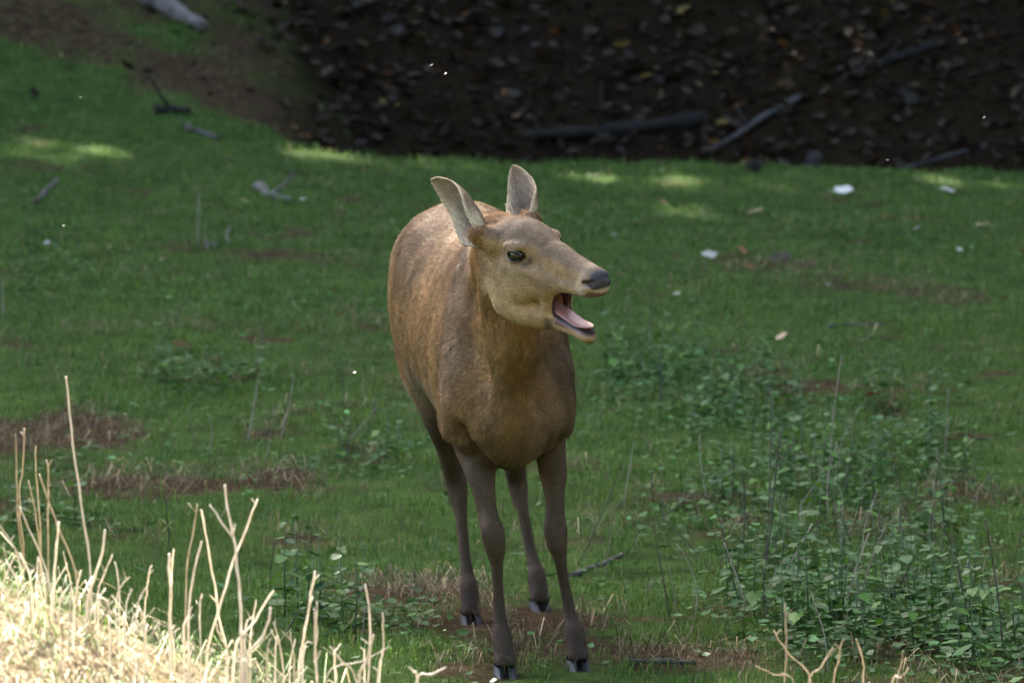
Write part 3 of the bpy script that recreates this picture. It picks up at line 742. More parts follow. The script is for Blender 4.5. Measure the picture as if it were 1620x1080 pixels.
# ---------------------------------------------------------------- plants
@cached
def blade_mat(name, trans, gloss):
    m, nt, b = new_mat(name); L = nt.links.new
    a = node(nt, 'ShaderNodeAttribute', attribute_name='tint'); L(a.outputs['Color'], b.inputs['Base Color'])
    b.inputs['Roughness'].default_value = gloss; b.inputs['Specular IOR Level'].default_value = .14
    t = node(nt, 'ShaderNodeBsdfTranslucent'); L(a.outputs['Color'], t.inputs[0])
    mx = node(nt, 'ShaderNodeMixShader'); mx.inputs[0].default_value = trans
    L(b.outputs[0], mx.inputs[1]); L(t.outputs[0], mx.inputs[2]); L(mx.outputs[0], nt.nodes['Material Output'].inputs[0])
    return m
@cached
def flat_mat(name, c0, c1, scale, rough, trans=0.0):
    """Mottled colour between c0 and c1, varied a little from object to object."""
    m, nt, b = new_mat(name); L = nt.links.new
    tc = node(nt, 'ShaderNodeTexCoord'); n = node(nt, 'ShaderNodeTexNoise'); n.inputs['Scale'].default_value = scale; n.inputs['Detail'].default_value = 5
    L(tc.outputs['Object'], n.inputs['Vector'])
    cr = node(nt, 'ShaderNodeValToRGB'); cr.color_ramp.elements[0].position = .32; cr.color_ramp.elements[1].position = .68
    cr.color_ramp.elements[0].color = (*c0, 1); cr.color_ramp.elements[1].color = (*c1, 1); L(n.outputs[0], cr.inputs[0])
    oi = node(nt, 'ShaderNodeObjectInfo'); mr = node(nt, 'ShaderNodeMapRange'); mr.inputs[3].default_value = .7; mr.inputs[4].default_value = 1.3; L(oi.outputs['Random'], mr.inputs[0])
    mu = node(nt, 'ShaderNodeMix', data_type='RGBA', blend_type='MULTIPLY'); mu.inputs[0].default_value = 1; L(cr.outputs[0], mu.inputs[6]); L(mr.outputs[0], mu.inputs[7])
    L(mu.outputs[2], b.inputs['Base Color']); b.inputs['Roughness'].default_value = rough; b.inputs['Specular IOR Level'].default_value = .3
    bp = node(nt, 'ShaderNodeBump'); bp.inputs['Strength'].default_value = .4; bp.inputs['Distance'].default_value = .003; L(n.outputs[0], bp.inputs['Height']); L(bp.outputs[0], b.inputs['Normal'])
    if trans:
        t = node(nt, 'ShaderNodeBsdfTranslucent'); L(mu.outputs[2], t.inputs[0]); mx = node(nt, 'ShaderNodeMixShader'); mx.inputs[0].default_value = trans
        L(b.outputs[0], mx.inputs[1]); L(t.outputs[0], mx.inputs[2]); L(mx.outputs[0], nt.nodes['Material Output'].inputs[0])
    return m

def blades(P, length, width, lean, col, r):
    """Grass blades: 5 vertices, 3 triangles each."""
    n = len(P); a = r.uniform(0, 2 * np.pi, n); d = np.stack([np.cos(a), np.sin(a), np.zeros(n)], 1); s = np.stack([-np.sin(a), np.cos(a), np.zeros(n)], 1)
    a2 = r.uniform(0, 2 * np.pi, n); s = unit(s + .5 * np.stack([np.cos(a2), np.sin(a2), np.zeros(n)], 1))
    up = np.array([0, 0, 1.0]); L = length[:, None]; w = width[:, None] / 2; ln = lean[:, None]
    m1 = P + up * L * .55 * np.sqrt(np.clip(1 - (ln * .55) ** 2, .05, 1)) + d * L * .32 * ln
    tp = P + up * L * np.clip(1 - ln * .75, .03, 1) + d * L * np.minimum(ln, 1.0)
    V = np.stack([P - s * w, P + s * w, m1 - s * w * .8, m1 + s * w * .8, tp], 1).reshape(-1, 3)
    b = np.arange(n)[:, None] * 5
    T = np.concatenate([b + np.array([[0, 1, 3]]), b + np.array([[0, 3, 2]]), b + np.array([[2, 3, 4]])])
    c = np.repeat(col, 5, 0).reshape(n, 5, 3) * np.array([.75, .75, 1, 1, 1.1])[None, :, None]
    return V, T, c.reshape(-1, 3)

def scatter(y0, y1, per_m2, margin=1.0, r=rng):
    A = 0; n = int(per_m2 * (y1 - y0) * 2 * (.116 * (y0 + y1) / 2 + margin))
    y = np.sqrt(r.uniform(0, 1, n * 2) * (y1 ** 2 - y0 ** 2) + y0 ** 2); hw = .116 * y + margin
    keep = r.random(n * 2) < .5; y = y[keep]; hw = hw[keep]
    return r.uniform(-1, 1, len(y)) * hw, y

def hoof_clear(x, y):
    """Bare, trampled spots where the hooves stand."""
    k = np.ones(len(x), bool)
    for pts in LEG.values():
        e = Pw(*pts[-1][:3]); k &= ((x - e[0]) / .085) ** 2 + ((y - e[1] + .22) / .34) ** 2 > 1
    return k
def build_grass():
    Vs, Ts, Cs = [], [], []; k = 0
    for (y0, y1, den, wd, ml) in ((8.6, 13.5, 4600, .0030, 1.0), (13.5, 20, 2900, .0040, 1.05), (20, 27.6, 2300, .0055, 1.05), (27.6, 33.5, 1100, .0075, 1.2)):
        x, y = scatter(y0, y1, den)
        soil, bank, mound = masks(x, y)
        p = np.stack([x, y, np.zeros_like(x)], 1)
        pat = np.clip((vnoise(p, 1.3, 61) * .35 + vnoise(p, 4.5, 62) * .4 + vnoise(p, 13, 66) * .25 - .5) * 1.7 + .5, 0, 1)
        keep = rng.random(len(x)) < np.clip((1 - soil * .80) * (1 - bank) * (1 - mound * .75) * (.45 + .9 * pat), 0, 1)
        keep &= hoof_clear(x, y) | (rng.random(len(x)) < .08)
        x, y, pat, soil, p = x[keep], y[keep], pat[keep], soil[keep], p[keep]
        n = len(x); P = np.stack([x, y, ground_h(x, y) - .004], 1)
        tuft = vnoise(p, 8, 63)
        ln = (.018 + .045 * rng.random(n) ** 1.6) * (.40 + 1.25 * sstep(.15, .9, tuft)) * ml * (1 - .35 * soil)
        g = np.array([.050, .110, .020]) * (1 - pat[:, None]) + np.array([.105, .178, .034]) * pat[:, None]
        hue = vnoise(p, 2.1, 64)[:, None]; g = g * (1 - .5 * sstep(.55, .8, hue)) + np.array([.11, .15, .035]) * .5 * sstep(.55, .8, hue)
        dry = rng.random(n) < (.025 + .35 * soil + .10 * sstep(.55, .75, vnoise(p, 3.1, 65)))
        g[dry] = np.array([.26, .21, .115]) * rng.uniform(.5, 1.1, (dry.sum(), 1))
        g = g * np.exp(rng.normal(0, .22, (n, 1)))
        V, T, c = blades(P, ln, wd * rng.uniform(.6, 1.3, n), rng.uniform(.05, .85, n), g, rng)
        Vs.append(V); Ts.append(T + k); Cs.append(c); k += len(V)
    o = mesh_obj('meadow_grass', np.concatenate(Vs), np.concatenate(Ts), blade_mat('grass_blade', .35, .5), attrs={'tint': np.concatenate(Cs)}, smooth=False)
    tag(o, 'short green meadow grass covering the field', 'grass', kind='stuff')

def build_straw():
    """Dead stems and dry leaves lying on the mound and on bare soil."""
    Vs, Ts, Cs = [], [], []; k = 0
    for (y0, y1, den, mode) in ((6.9, 9.0, 5600, 'mound'), (8.6, 14, 1500, 'soil'), (14, 22, 1300, 'soil')):
        x, y = scatter(y0, y1, den, .6)
        soil, bank, mound = masks(x, y)
        p = np.stack([x, y, np.zeros_like(x)], 1)
        keep = rng.random(len(x)) < (mound * (.35 + .9 * vnoise(p, 3, 71)) if mode == 'mound' else soil * .9 * sstep(.25, .6, vnoise(p, 4.5, 72)))
        keep &= hoof_clear(x, y) | (rng.random(len(x)) < .08)
        x, y, p = x[keep], y[keep], p[keep]; n = len(x)
        P = np.stack([x, y, ground_h(x, y) + rng.uniform(.0, .03, n)], 1)
        if mode == 'mound':
            c = np.array([.42, .34, .20]) * np.exp(rng.normal(-.6, .65, (n, 1))); gr = rng.random(n) < .45 * sstep(.45, .7, vnoise(p, 2.4, 73)); c[gr] = np.array([.13, .20, .05]) * rng.uniform(.7, 1.3, (gr.sum(), 1))
            ln = rng.uniform(.02, .08, n); lg = rng.random(n) < .06; ln[lg] = rng.uniform(.10, .24, lg.sum())
        else:
            c = np.array([.22, .165, .095]) * np.exp(rng.normal(-.4, .6, (n, 1))); ln = rng.uniform(.02, .12, n)
        V, T, cc = blades(P, ln, rng.uniform(.0013, .0034, n), np.where(ln > .1, rng.uniform(1.15, 1.3, n), rng.uniform(.9, 1.3, n) if mode == 'mound' else rng.uniform(.6, 1.25, n)), c, rng)
        Vs.append(V); Ts.append(T + k); Cs.append(cc); k += len(V)
    o = mesh_obj('dead_grass', np.concatenate(Vs), np.concatenate(Ts), blade_mat('straw_blade', .2, .6), attrs={'tint': np.concatenate(Cs)}, smooth=False)
    tag(o, 'pale dry straw and dead grass lying over the mound and bare soil', 'dead grass', kind='stuff')

def leaf_verts(P, A, N, L, Wd, fold=.15):
    """Pointed leaves as 6 vertices, 4 triangles: base, two pairs of sides on a raised midrib, tip."""
    S = np.cross(A, N); L = L[:, None]; w = Wd[:, None] / 2
    m = P + A * L * .45 - N * w * fold
    V = np.stack([P, P + A * L * .33 + S * w, P + A * L * .33 - S * w, m, P + A * L, P + A * L * .70 + S * w * .6 + N * w * .05, P + A * L * .70 - S * w * .6 + N * w * .05], 1)
    n = len(P); b = np.arange(n)[:, None] * 7
    T = np.concatenate([b + np.array([t]) for t in ([0, 3, 1], [0, 2, 3], [1, 3, 5], [3, 4, 5], [2, 6, 3], [3, 6, 4])])
    return V.reshape(-1, 3), T

NETTLE_PX = [  # centre u, v, half-width, half-height, number of plants
 (1110, 615, 120, 45, 26), (1010, 600, 50, 35, 8), (1180, 660, 110, 40, 16), (1330, 760, 110, 50, 18), (1150, 800, 110, 60, 12), (1450, 830, 120, 60, 14), (1250, 900, 120, 55, 14),
 (1430, 985, 160, 45, 32), (1560, 1030, 70, 40, 18), (1330, 1010, 90, 40, 16), (1200, 960, 70, 40, 6), (1470, 720, 60, 30, 6), (1380, 640, 40, 14, 4), (60, 425, 55, 22, 5), (300, 610, 60, 18, 6), (520, 985, 80, 22, 9), (600, 730, 70, 25, 5), (390, 610, 60, 15, 3),
 (90, 830, 70, 18, 5), (640, 1000, 50, 20, 4)]
def build_ground_cover():
    P = []
    for (u, v, ru, rv, k) in NETTLE_PX:
        for _ in range(k * 26):
            uu, vv = u + rng.normal(0, ru * .75), v + rng.normal(0, rv * .8)
            a, b = (uu - 810) / FPX, (540 - vv) / FPX
            P.append((uu, vv))
    P = np.array(P); P = P[(P[:, 1] > 380) & (P[:, 1] < 1180)]
    # intersect with the nearly flat field analytically, then drop to the ground
    c, s = math.cos(PITCH), math.sin(PITCH)
    a, b = (P[:, 0] - 810) / FPX, (540 - P[:, 1]) / FPX
    dy, dz = c + b * s, -s + b * c
    y = np.full(len(P), 12.0)
    for _ in range(25): y = .5 * y + .5 * (ground_base(a / dy * y, y) * (y > 10.2) - CAMZ) / (dz / dy)
    x = a / dy * y; ok = (y > 9.6) & (y < 24); x, y = x[ok], y[ok]
    mx, my = scatter(9.6, 24, 150); pm = np.stack([mx, my, np.zeros_like(mx)], 1)                # small weeds in drifts over the whole meadow
    kp = hoof_clear(mx, my) & (rng.random(len(mx)) < sstep(.50, .72, vnoise(pm, 1.7, 91) * .6 + vnoise(pm, 6, 92) * .4)); x = np.concatenate([x, mx[kp]]); y = np.concatenate([y, my[kp]])
    n = len(x); hgt = rng.uniform(.005, .075, n)
    Pg = np.stack([x, y, ground_h(x, y) + hgt], 1)
    az = rng.uniform(0, 2 * np.pi, n); A = unit(np.stack([np.cos(az), np.sin(az), rng.uniform(-.25, .35, n)], 1))
    N = unit(np.stack([rng.normal(0, .28, n), rng.normal(0, .28, n), np.ones(n)], 1)); N = unit(N - A * (A * N).sum(1, keepdims=True))
    L = rng.uniform(.018, .042, n)
    V, T = leaf_verts(Pg, A, N, L, L * rng.uniform(.55, .75, n))
    col = np.array([.040, .100, .022]) * np.exp(rng.normal(0, .3, (n, 1))); col[rng.random(n) < .25] *= np.array([1.0, 1.15, 1.5])
    o = mesh_obj('ground_cover', V, T, blade_mat('herb_leaf', .25, .5), attrs={'tint': np.repeat(col, 7, 0)}, smooth=False)
    tag(o, 'low creeping green leaves spread through the grass', 'ground cover', kind='stuff')

def nettle_leaf_mesh(kind):
    n = 7; V = []; F = []
    prof = [[0, .62, .95, 1.0, .80, .45, 0], [0, .9, 1.1, .95, .65, .35, 0], [0, .45, .75, .85, .75, .5, 0], [0, .8, 1.2, 1.25, 1.0, .6, 0]][kind]; curl = [-.16, -.35, .05, -.25][kind]
    for i in range(n):
        t = i / (n - 1); w = .33 * prof[i] * (1 if i % 2 else .93); z = curl * t * t + .03 * math.sin(6 * t + kind)
        V += [(t, -w, z + .03), (t, 0, z - .02), (t, w, z + .03)]
    for i in range(n - 1):
        a = i * 3; F += [(a, a + 1, a + 4, a + 3), (a + 1, a + 2, a + 5, a + 4)]
    me = bpy.data.meshes.new('leaf'); me.from_pydata(V, [], F); me.shade_smooth()
    me.materials.append(flat_mat(*[('nettle_leaf', (.022, .080, .012), (.050, .135, .020), 3.0, .55, .25), ('young_leaf', (.040, .115, .012), (.080, .175, .020), 3.0, .55, .28), ('old_leaf', (.016, .055, .012), (.036, .095, .020), 3.0, .6, .2), ('dull_leaf', (.030, .085, .022), (.060, .130, .036), 4.0, .55, .22)][kind])); return me

def tube(pts, rad, sides=6):
    pts = np.asarray(pts, float); n = len(pts); V = []; F = []
    for i in range(n):
        d = unit(pts[min(i + 1, n - 1)] - pts[max(i - 1, 0)]); a = unit(np.cross(d, np.array([.31, .93, .17]))); b = np.cross(d, a)
        for k in range(sides):
            q = 2 * math.pi * k / sides; V.append(pts[i] + (a * math.cos(q) + b * math.sin(q)) * rad[i])
    for i in range(n - 1):
        for k in range(sides): F.append((i * sides + k, i * sides + (k + 1) % sides, (i + 1) * sides + (k + 1) % sides, (i + 1) * sides + k))
    V += [pts[0], pts[-1]]; m = n * sides
    for k in range(sides):
        F.append((m, (k + 1) % sides, k, k)); F.append((m + 1, m - sides + k, m - sides + (k + 1) % sides, m - sides + (k + 1) % sides))
    return np.array(V), F

def poly_obj(name, V, F, mat, parent=None, loc=(0, 0, 0), smooth=True):
    me = bpy.data.meshes.new(name)
    me.from_pydata([tuple(v) for v in (np.asarray(V) - np.array(loc))], [], [tuple(dict.fromkeys(int(k) for k in f)) for f in F])
    if smooth: me.shade_smooth()
    me.materials.append(mat)
    o = bpy.data.objects.new(name, me); C.objects.link(o)
    if parent: o.parent = parent
    else: o.location = loc
    return o

def build_nettles():
    r = random.Random(4); leaf = [nettle_leaf_mesh(q) for q in range(4)]; stem_m = flat_mat('nettle_stem', (.05, .085, .03), (.09, .12, .05), 20, .5)
    stems = []
    for q in range(6):
        h = .10 + .035 * q; bend = r.uniform(-.03, .03)
        V, F = tube([(0, 0, -.02), (bend * .3, .01, h * .4), (bend, .015, h)], [.0030, .0024, .0012], 5)
        me = bpy.data.meshes.new('stem'); me.from_pydata([tuple(v) for v in V], [], [tuple(dict.fromkeys(f)) for f in F]); me.shade_smooth(); me.materials.append(stem_m); stems.append((me, h, bend))
    for (u, v, ru, rv, k) in NETTLE_PX:
        near = 'by the muddy hoof ground' if u < 900 else ('among dead stems right of the deer')
        for _ in range(k):
            g = gp(u + r.gauss(0, ru * .6), v + r.gauss(0, rv * .65))
            if g[1] < 9.8 or g[1] > 24: continue
            if abs(g[0] - .0) < .36 and 10.6 < g[1] < 12.4: continue
            me, h, bend = r.choice(stems)
            root = bpy.data.objects.new('nettle_plant', None); C.objects.link(root); root.location = g; root.rotation_euler = (0, 0, r.uniform(0, 6.28))
            left = g[0] < -.3
            size = 'low' if h < .13 else 'knee-short' if h < .17 else 'medium' if h < .21 else 'tall' if h < .25 else 'very tall'
            size = {'knee-short': 'short'}.get(size, size)
            where = 'in the grass left of the deer' if left else 'at the far edge of the weedy patch' if g[1] > 15.2 else 'amid dead stems in the weedy patch' if g[1] > 12.6 else 'at the near edge of the weedy patch'
            tag(root, size + ' green nettle with paired leaves ' + where, 'plant', size + ' nettles ' + where)
            so = bpy.data.objects.new('stem', me); C.objects.link(so); so.parent = root
            lv = max(3, int(h / .042)); 
            for i in range(lv):
                t = (i + .7) / lv; z = h * min(t, .99); L = (.048 - .024 * t) * r.uniform(.55, 1.35) * (1.0 + h)
                for sgn in (0, 1):
                    o = bpy.data.objects.new('leaf', r.choice(leaf)); C.objects.link(o); o.parent = root
                    o.location = (bend * t, .015 * t, z); o.scale = (L, L, L)
                    o.rotation_euler = (r.uniform(-.3, .3), r.uniform(-.35, .35), i * 1.57 + sgn * math.pi + r.uniform(-.3, .3))

# dead stems: list of pixel polylines (tip ... base), distance, radius in metres, look
LIT = [
 ([(106, 596), (112, 650), (128, 767), (142, 892)], 8.40, .0042, 'tall pale dead stem, tallest on the sunlit mound'),
 ([(39, 678), (36, 750), (31, 801), (36, 880)], 8.55, .0030, 'thin brown dead stem with a knobbed tip at the shaded mound edge'),
 ([(20, 685), (21, 740), (22, 810), (30, 890)], 8.55, .0028, 0), ([(54, 704), (56, 770), (62, 890)], 8.55, .0028, 0),
 ([(58, 750), (86, 820), (120, 907)], 8.38, .0036, 0), ([(46, 760), (54, 810), (62, 880)], 8.5, .0026, 0), ([(77, 728), (77, 790), (75, 890)], 8.5, .0034, 0),
 ([(31, 803), (50, 850), (79, 925)], 8.32, .0032, 0), ([(90, 825), (86, 880), (81, 948)], 8.25, .0050, 'thick short pale stem on the sunlit mound'),
 ([(-4, 825), (22, 870), (41, 938)], 8.25, .0032, 0), ([(166, 837), (156, 890), (137, 952)], 8.22, .0050, 0), ([(178, 875), (164, 915), (153, 958)], 8.22, .0030, 0),
 ([(308, 798), (300, 870), (294, 945)], 8.45, .0034, 0), ([(315, 856), (302, 920), (295, 998)], 8.20, .0042, 0), ([(315, 806), (328, 880), (345, 975), (358, 1040)], 8.2, .0036, 0),
 ([(264, 875), (266, 930), (268, 992)], 8.20, .0058, 'splintered thick white stump of a stem on the mound crest'), ([(272, 868), (270, 920), (270, 985)], 8.23, .0028, 0),
 ([(405, 790), (390, 835), (371, 885), (345, 975), (327, 1030)], 8.16, .0040, 'long pale stem leaning across the forked stem'),
 ([(433, 933), (405, 980), (373, 1033)], 8.15, .0040, 0), ([(420, 960), (410, 1005), (385, 1050)], 8.12, .0056, 0), ([(499, 904), (486, 980), (474, 1052)], 8.12, .0046, 0),
 ([(494, 964), (497, 1010), (497, 1072)], 8.10, .0038, 0), ([(504, 953), (505, 1000), (505, 1065)], 8.12, .0034, 0), ([(587, 923), (592, 1000), (586, 1086)], 8.12, .0038, 0),
 ([(616, 967), (610, 1020), (598, 1086)], 8.12, .0032, 0), ([(584, 1002), (578, 1040), (566, 1080)], 8.10, .0050, 0), ([(519, 1020), (540, 1045), (563, 1078)], 8.1, .0026, 0),
 ([(536, 1027), (534, 1055), (531, 1086)], 8.08, .0040, 0), ([(617, 1021), (570, 1045), (512, 1072)], 8.1, .0026, 0), ([(707, 1055), (684, 1066), (658, 1084)], 8.15, .0042, 'broken pale stick jutting low at the end of the mound'),
 ([(657, 1064), (661, 1086)], 8.1, .004, 0), ([(440, 985), (446, 1010), (452, 1062)], 8.1, .0028, 0), ([(460, 1000), (464, 1030), (468, 1066)], 8.12, .003, 0), ([(240, 895), (236, 930), (233, 975)], 8.25, .0022, 0),
 ([(208, 912), (196, 925), (186, 950)], 8.25, .0020, 0), ([(345, 985), (352, 1010), (362, 1042)], 8.12, .003, 0), ([(398, 1000), (395, 1025), (390, 1056)], 8.1, .0026, 0), ([(428, 1008), (424, 1030), (424, 1060)], 8.1, .003, 0),
 ([(352, 1030), (372, 1046), (395, 1056)], 8.08, .0026, 0), ([(9, 860), (18, 895), (30, 920)], 8.3, .002, 0), ([(105, 870), (112, 900), (118, 935)], 8.3, .0022, 0),
 ([(1239, 956), (1240, 1010), (1240, 1095)], 8.35, .0036, 'upright tan stem at the shaded right end of the mound'), ([(1226, 997), (1250, 1035), (1290, 1095)], 8.3, .0028, 1), ([(1320, 1023), (1300, 1055), (1280, 1095)], 8.3, .0032, 1), ([(1335, 1010), (1328, 1045), (1318, 1095)], 8.3, .0028, 1),
 ([(1354, 1010), (1364, 1042), (1366, 1095)], 8.3, .0034, 1), ([(1425, 1029), (1420, 1055), (1412, 1095)], 8.3, .0028, 1), ([(1436, 1056), (1424, 1072), (1408, 1095)], 8.3, .003, 1), ([(1194, 1053), (1225, 1068), (1262, 1095)], 8.3, .0026, 1),
]
FORKED = ([(356, 765), (362, 815), (371, 878), (377, 960), (381, 1042)], [(332, 798), (348, 820), (367, 848)], 8.18)
SHADE = [  # tip ... base pixels, radius, pale?
 ([(1331, 562), (1318, 660), (1307, 795)], .0042, 1), ([(1221, 613), (1220, 740), (1213, 900)], .0044, 0), ([(1233, 672), (1222, 800), (1206, 940)], .0040, 0), ([(1175, 747), (1177, 800), (1177, 880)], .0040, 0),
 ([(1106, 688), (1110, 740), (1119, 802)], .0034, 1), ([(1033, 825), (1045, 890), (1060, 978)], .0034, 0), ([(990, 728), (960, 800), (915, 895)], .0030, 0), ([(1285, 827), (1250, 890), (1218, 938)], .0040, 1),
 ([(1374, 843), (1348, 920), (1326, 993)], .0056, 1), ([(1401, 833), (1378, 890), (1350, 982)], .0054, 1), ([(1326, 717), (1324, 780), (1320, 856)], .0034, 0), ([(1358, 666), (1346, 740), (1331, 812)], .0032, 0),
 ([(1559, 822), (1578, 940), (1591, 1055)], .0044, 0), ([(1503, 843), (1522, 930), (1540, 1017)], .0046, 0), ([(1438, 892), (1425, 920), (1412, 958)], .0042, 0), ([(1422, 876), (1440, 900), (1457, 932)], .0042, 1),
 ([(1497, 613), (1496, 680), (1493, 742)], .0038, 1), ([(1027, 440), (1028, 510), (1027, 582)], .0046, 0), ([(1047, 554), (1047, 610), (1046, 662)], .0052, 0), ([(1213, 591), (1214, 620), (1213, 648)], .0050, 0),
 ([(1146, 857), (1168, 920), (1186, 980)], .0040, 1), ([(1052, 817), (1080, 850), (1111, 884)], .0036, 0), ([(1132, 800), (1150, 880), (1172, 962)], .0030, 0), ([(1390, 822), (1398, 890), (1406, 958)], .0038, 0),
 ([(1605, 945), (1604, 975), (1604, 1010)], .0040, 0), ([(1195, 600), (1194, 650), (1190, 700)], .0040, 0), ([(1280, 840), (1290, 880), (1300, 930)], .0034, 0), ([(1346, 900), (1360, 935), (1372, 975)], .0032, 0),
 ([(1240, 780), (1230, 850), (1226, 930)], .0034, 0), ([(1265, 745), (1262, 820), (1254, 900)], .0030, 0), ([(1160, 700), (1158, 750), (1158, 800)], .0036, 0), ([(1000, 700), (994, 740), (986, 800)], .0024, 1),
 ([(1490, 830), (1486, 870), (1470, 930)], .0026, 1), ([(1535, 885), (1520, 920), (1510, 960)], .0036, 1), ([(1455, 760), (1450, 800), (1448, 850)], .0028, 0), ([(1380, 700), (1372, 760), (1360, 820)], .0026, 0),
 ([(1300, 760), (1296, 800), (1290, 870)], .0030, 0), ([(1260, 960), (1230, 975), (1190, 990)], .0030, 0), ([(1060, 890), (1066, 930), (1072, 980)], .0026, 1), ([(968, 800), (966, 850), (960, 905)], .0022, 1),
 ([(314, 305), (314, 345), (312, 390)], .0072, 1), ([(310, 440), (275, 510), (228, 590)], .0040, 0), ([(420, 495), (412, 545), (400, 597)], .0042, 0), ([(408, 600), (400, 650), (390, 702)], .0048, 1),
 ([(465, 597), (456, 650), (443, 702)], .0046, 1), ([(535, 560), (540, 600), (545, 650)], .0034, 0), ([(600, 640), (575, 670), (548, 702)], .0046, 1), ([(592, 632), (584, 680), (572, 722)], .0040, 0),
 ([(556, 660), (552, 700), (548, 740)], .0034, 0), ([(430, 640), (426, 680), (420, 720)], .0030, 1), ([(298, 650), (305, 680), (312, 720)], .0030, 1), ([(262, 785), (264, 820), (268, 880)], .0040, 0), ([(330, 655), (334, 690), (330, 730)], .003, 1),
 ([(48, 505), (46, 545), (44, 590)], .0030, 0), ([(5, 440), (5, 470), (6, 505)], .0040, 1), ([(435, 850), (428, 880), (424, 930)], .003, 0), ([(388, 830), (380, 870), (372, 920)], .003, 0), ([(470, 860), (462, 900), (455, 950)], .0028, 0),
 ([(575, 962), (573, 990), (570, 1022)], .004, 0), ([(470, 962), (455, 990), (438, 1020)], .0042, 0), ([(520, 920), (512, 950), (508, 990)], .003, 0)]

def crooked(pts, r, kink=.0034):
    q = spline(np.array(pts), 4); j = np.cumsum(np.array([[r.gauss(0, kink * .35) for _ in range(3)] for _ in range(len(q))]), 0)
    return q + j * np.array([1, 1, .2])
def build_stems():
    r = random.Random(9)
    pale = flat_mat('pale_lit_stem', (.66, .58, .46), (.86, .80, .70), 60, .6, .3); tan = flat_mat('tan_stem', (.38, .30, .20), (.58, .49, .36), 60, .6, .25)  # pale dead stems, whitened further to paint the sun on them
    grey = flat_mat('grey_stem', (.16, .13, .10), (.28, .235, .185), 40, .7); dark = flat_mat('dark_stem', (.035, .028, .022), (.085, .068, .05), 40, .7)
    def stem(P, rad, mat, label, group, extra=None):
        P = P[::-1]                                   # base first
        b = P[0].copy(); g = float(ground_h(np.array([b[0]]), np.array([b[1]]))[0])
        foot = np.array([b[0], b[1], min(g, b[2]) - .02])
        if b[2] > g: P = np.concatenate([[foot], P])
        P = crooked(P, r); n = len(P)
        rad = rad * .56; rr = [rad * (1.12 - .45 * i / (n - 1)) * (1 + .14 * math.sin(i * 2.3 + rad * 9e3)) for i in range(n)]
        V, F = tube(P, rr, 7)
        # leaf scars / side buds as short spurs
        nb = r.choice([0, 1, 1, 2])
        for _ in range(nb):
            i = r.randrange(n // 3, n - 1); d = unit(np.array([r.uniform(-1, 1), r.uniform(-1, 1), r.uniform(.3, 1.2)])); l = r.uniform(.010, .028)
            v2, f2 = tube([P[i], P[i] + d * l * .6, P[i] + d * l], [rr[i] * .7, rr[i] * .5, rr[i] * .25], 5); F = F + [tuple(k + len(V) for k in f) for f in f2]; V = np.concatenate([V, v2])
        o = poly_obj('dead_stem', V, F, mat, loc=tuple(foot)); tag(o, label, 'stem', group)
        if extra is not None:
            Q = crooked(extra, r); v3, f3 = tube(Q, list(np.linspace(rad * .55, rad * .8, len(Q))), 6); poly_obj('side_branch', v3 - foot, f3, mat, parent=o)
        return o
    for pts, y, rad, lab in LIT:
        P = np.array([Pw(u, v, y + .02 * k) for k, (u, v) in enumerate(pts)])
        if isinstance(lab, str): stem(P, rad, tan if 'brown' in lab or 'tan' in lab else pale, lab, None)
        elif lab == 1: stem(P, rad, tan, 'short tan dead stem poking up before the weedy patch right of the deer', 'tan stems before the weedy patch')
        else:
            v_ = P[0] - P[-1]; w_ = ('thick' if rad > .0043 else 'thin' if rad < .0031 else 'slim') + (' short' if v_[2] < .085 else ' tall' if v_[2] > .16 else ' mid-height') + (' slanting' if abs(v_[0]) > .35 * v_[2] else ' upright')
            stem(P, rad, pale if y < 8.35 else tan, *((w_ + ' pale dead stem in the sunlit straw of the mound', w_ + ' pale stems on the mound') if y < 8.35 else (w_ + ' tan dead stem at the leafy far edge of the mound', w_ + ' tan stems at the mound edge')))
    for _ in range(34):                               # short broken stubble between the taller stems
        u = r.uniform(0, 640); v = 905 + u * .27 + r.uniform(-15, 40); h = r.uniform(18, 60); y = 8.2 + r.uniform(-.12, .1)
        P = np.array([Pw(u + r.uniform(-25, 25), v - h, y), Pw(u, v, y)])
        stem(P, r.uniform(.0018, .0034), pale, 'short broken straw-coloured stub in the stubble of the mound', 'broken stubs on the mound')
    P = np.array([Pw(u, v, FORKED[2]) for u, v in FORKED[0]]); B = np.array([Pw(u, v, FORKED[2]) for u, v in FORKED[1]])
    stem(P, .0052, pale, 'forked white dead stem, highest of its clump on the sunlit mound', None, B)
    extra = []
    for _ in range(85):
        u, v = r.gauss(1300, 160), r.gauss(860, 95)
        if u < 980 or v < 650: continue
        h = r.uniform(30, 140); extra.append(([(u + r.uniform(-60, 60), v - h), (u + r.uniform(-8, 8), v - h * .5), (u, v)], r.uniform(.0014, .0032), r.random() < .45))
    for pts, rad, pl in SHADE + extra:
        g = gp(*pts[-1]); y = g[1]; lean = r.uniform(-.05, .05)
        P = np.array([Pw(u, v, y + lean * (len(pts) - 1 - k)) for k, (u, v) in enumerate(pts)])
        side = 'left of the deer' if pts[-1][0] < 620 else 'in the weedy patch by the deer'
        v_ = P[0] - P[-1]; lean_ = math.hypot(v_[0], v_[1]) / max(.01, v_[2]); ht = 'short' if v_[2] < .12 else 'tall' if v_[2] > .24 else 'medium-high'
        ht += ' slanting' if lean_ > .45 else ' leaning' if lean_ > .18 else ' upright'
        stem(P, rad, grey if pl else dark, ht + (' pale grey' if pl else ' dark brown') + ' dead weed stem ' + side, ht + (' pale' if pl else ' dark') + ' weed stems ' + side)

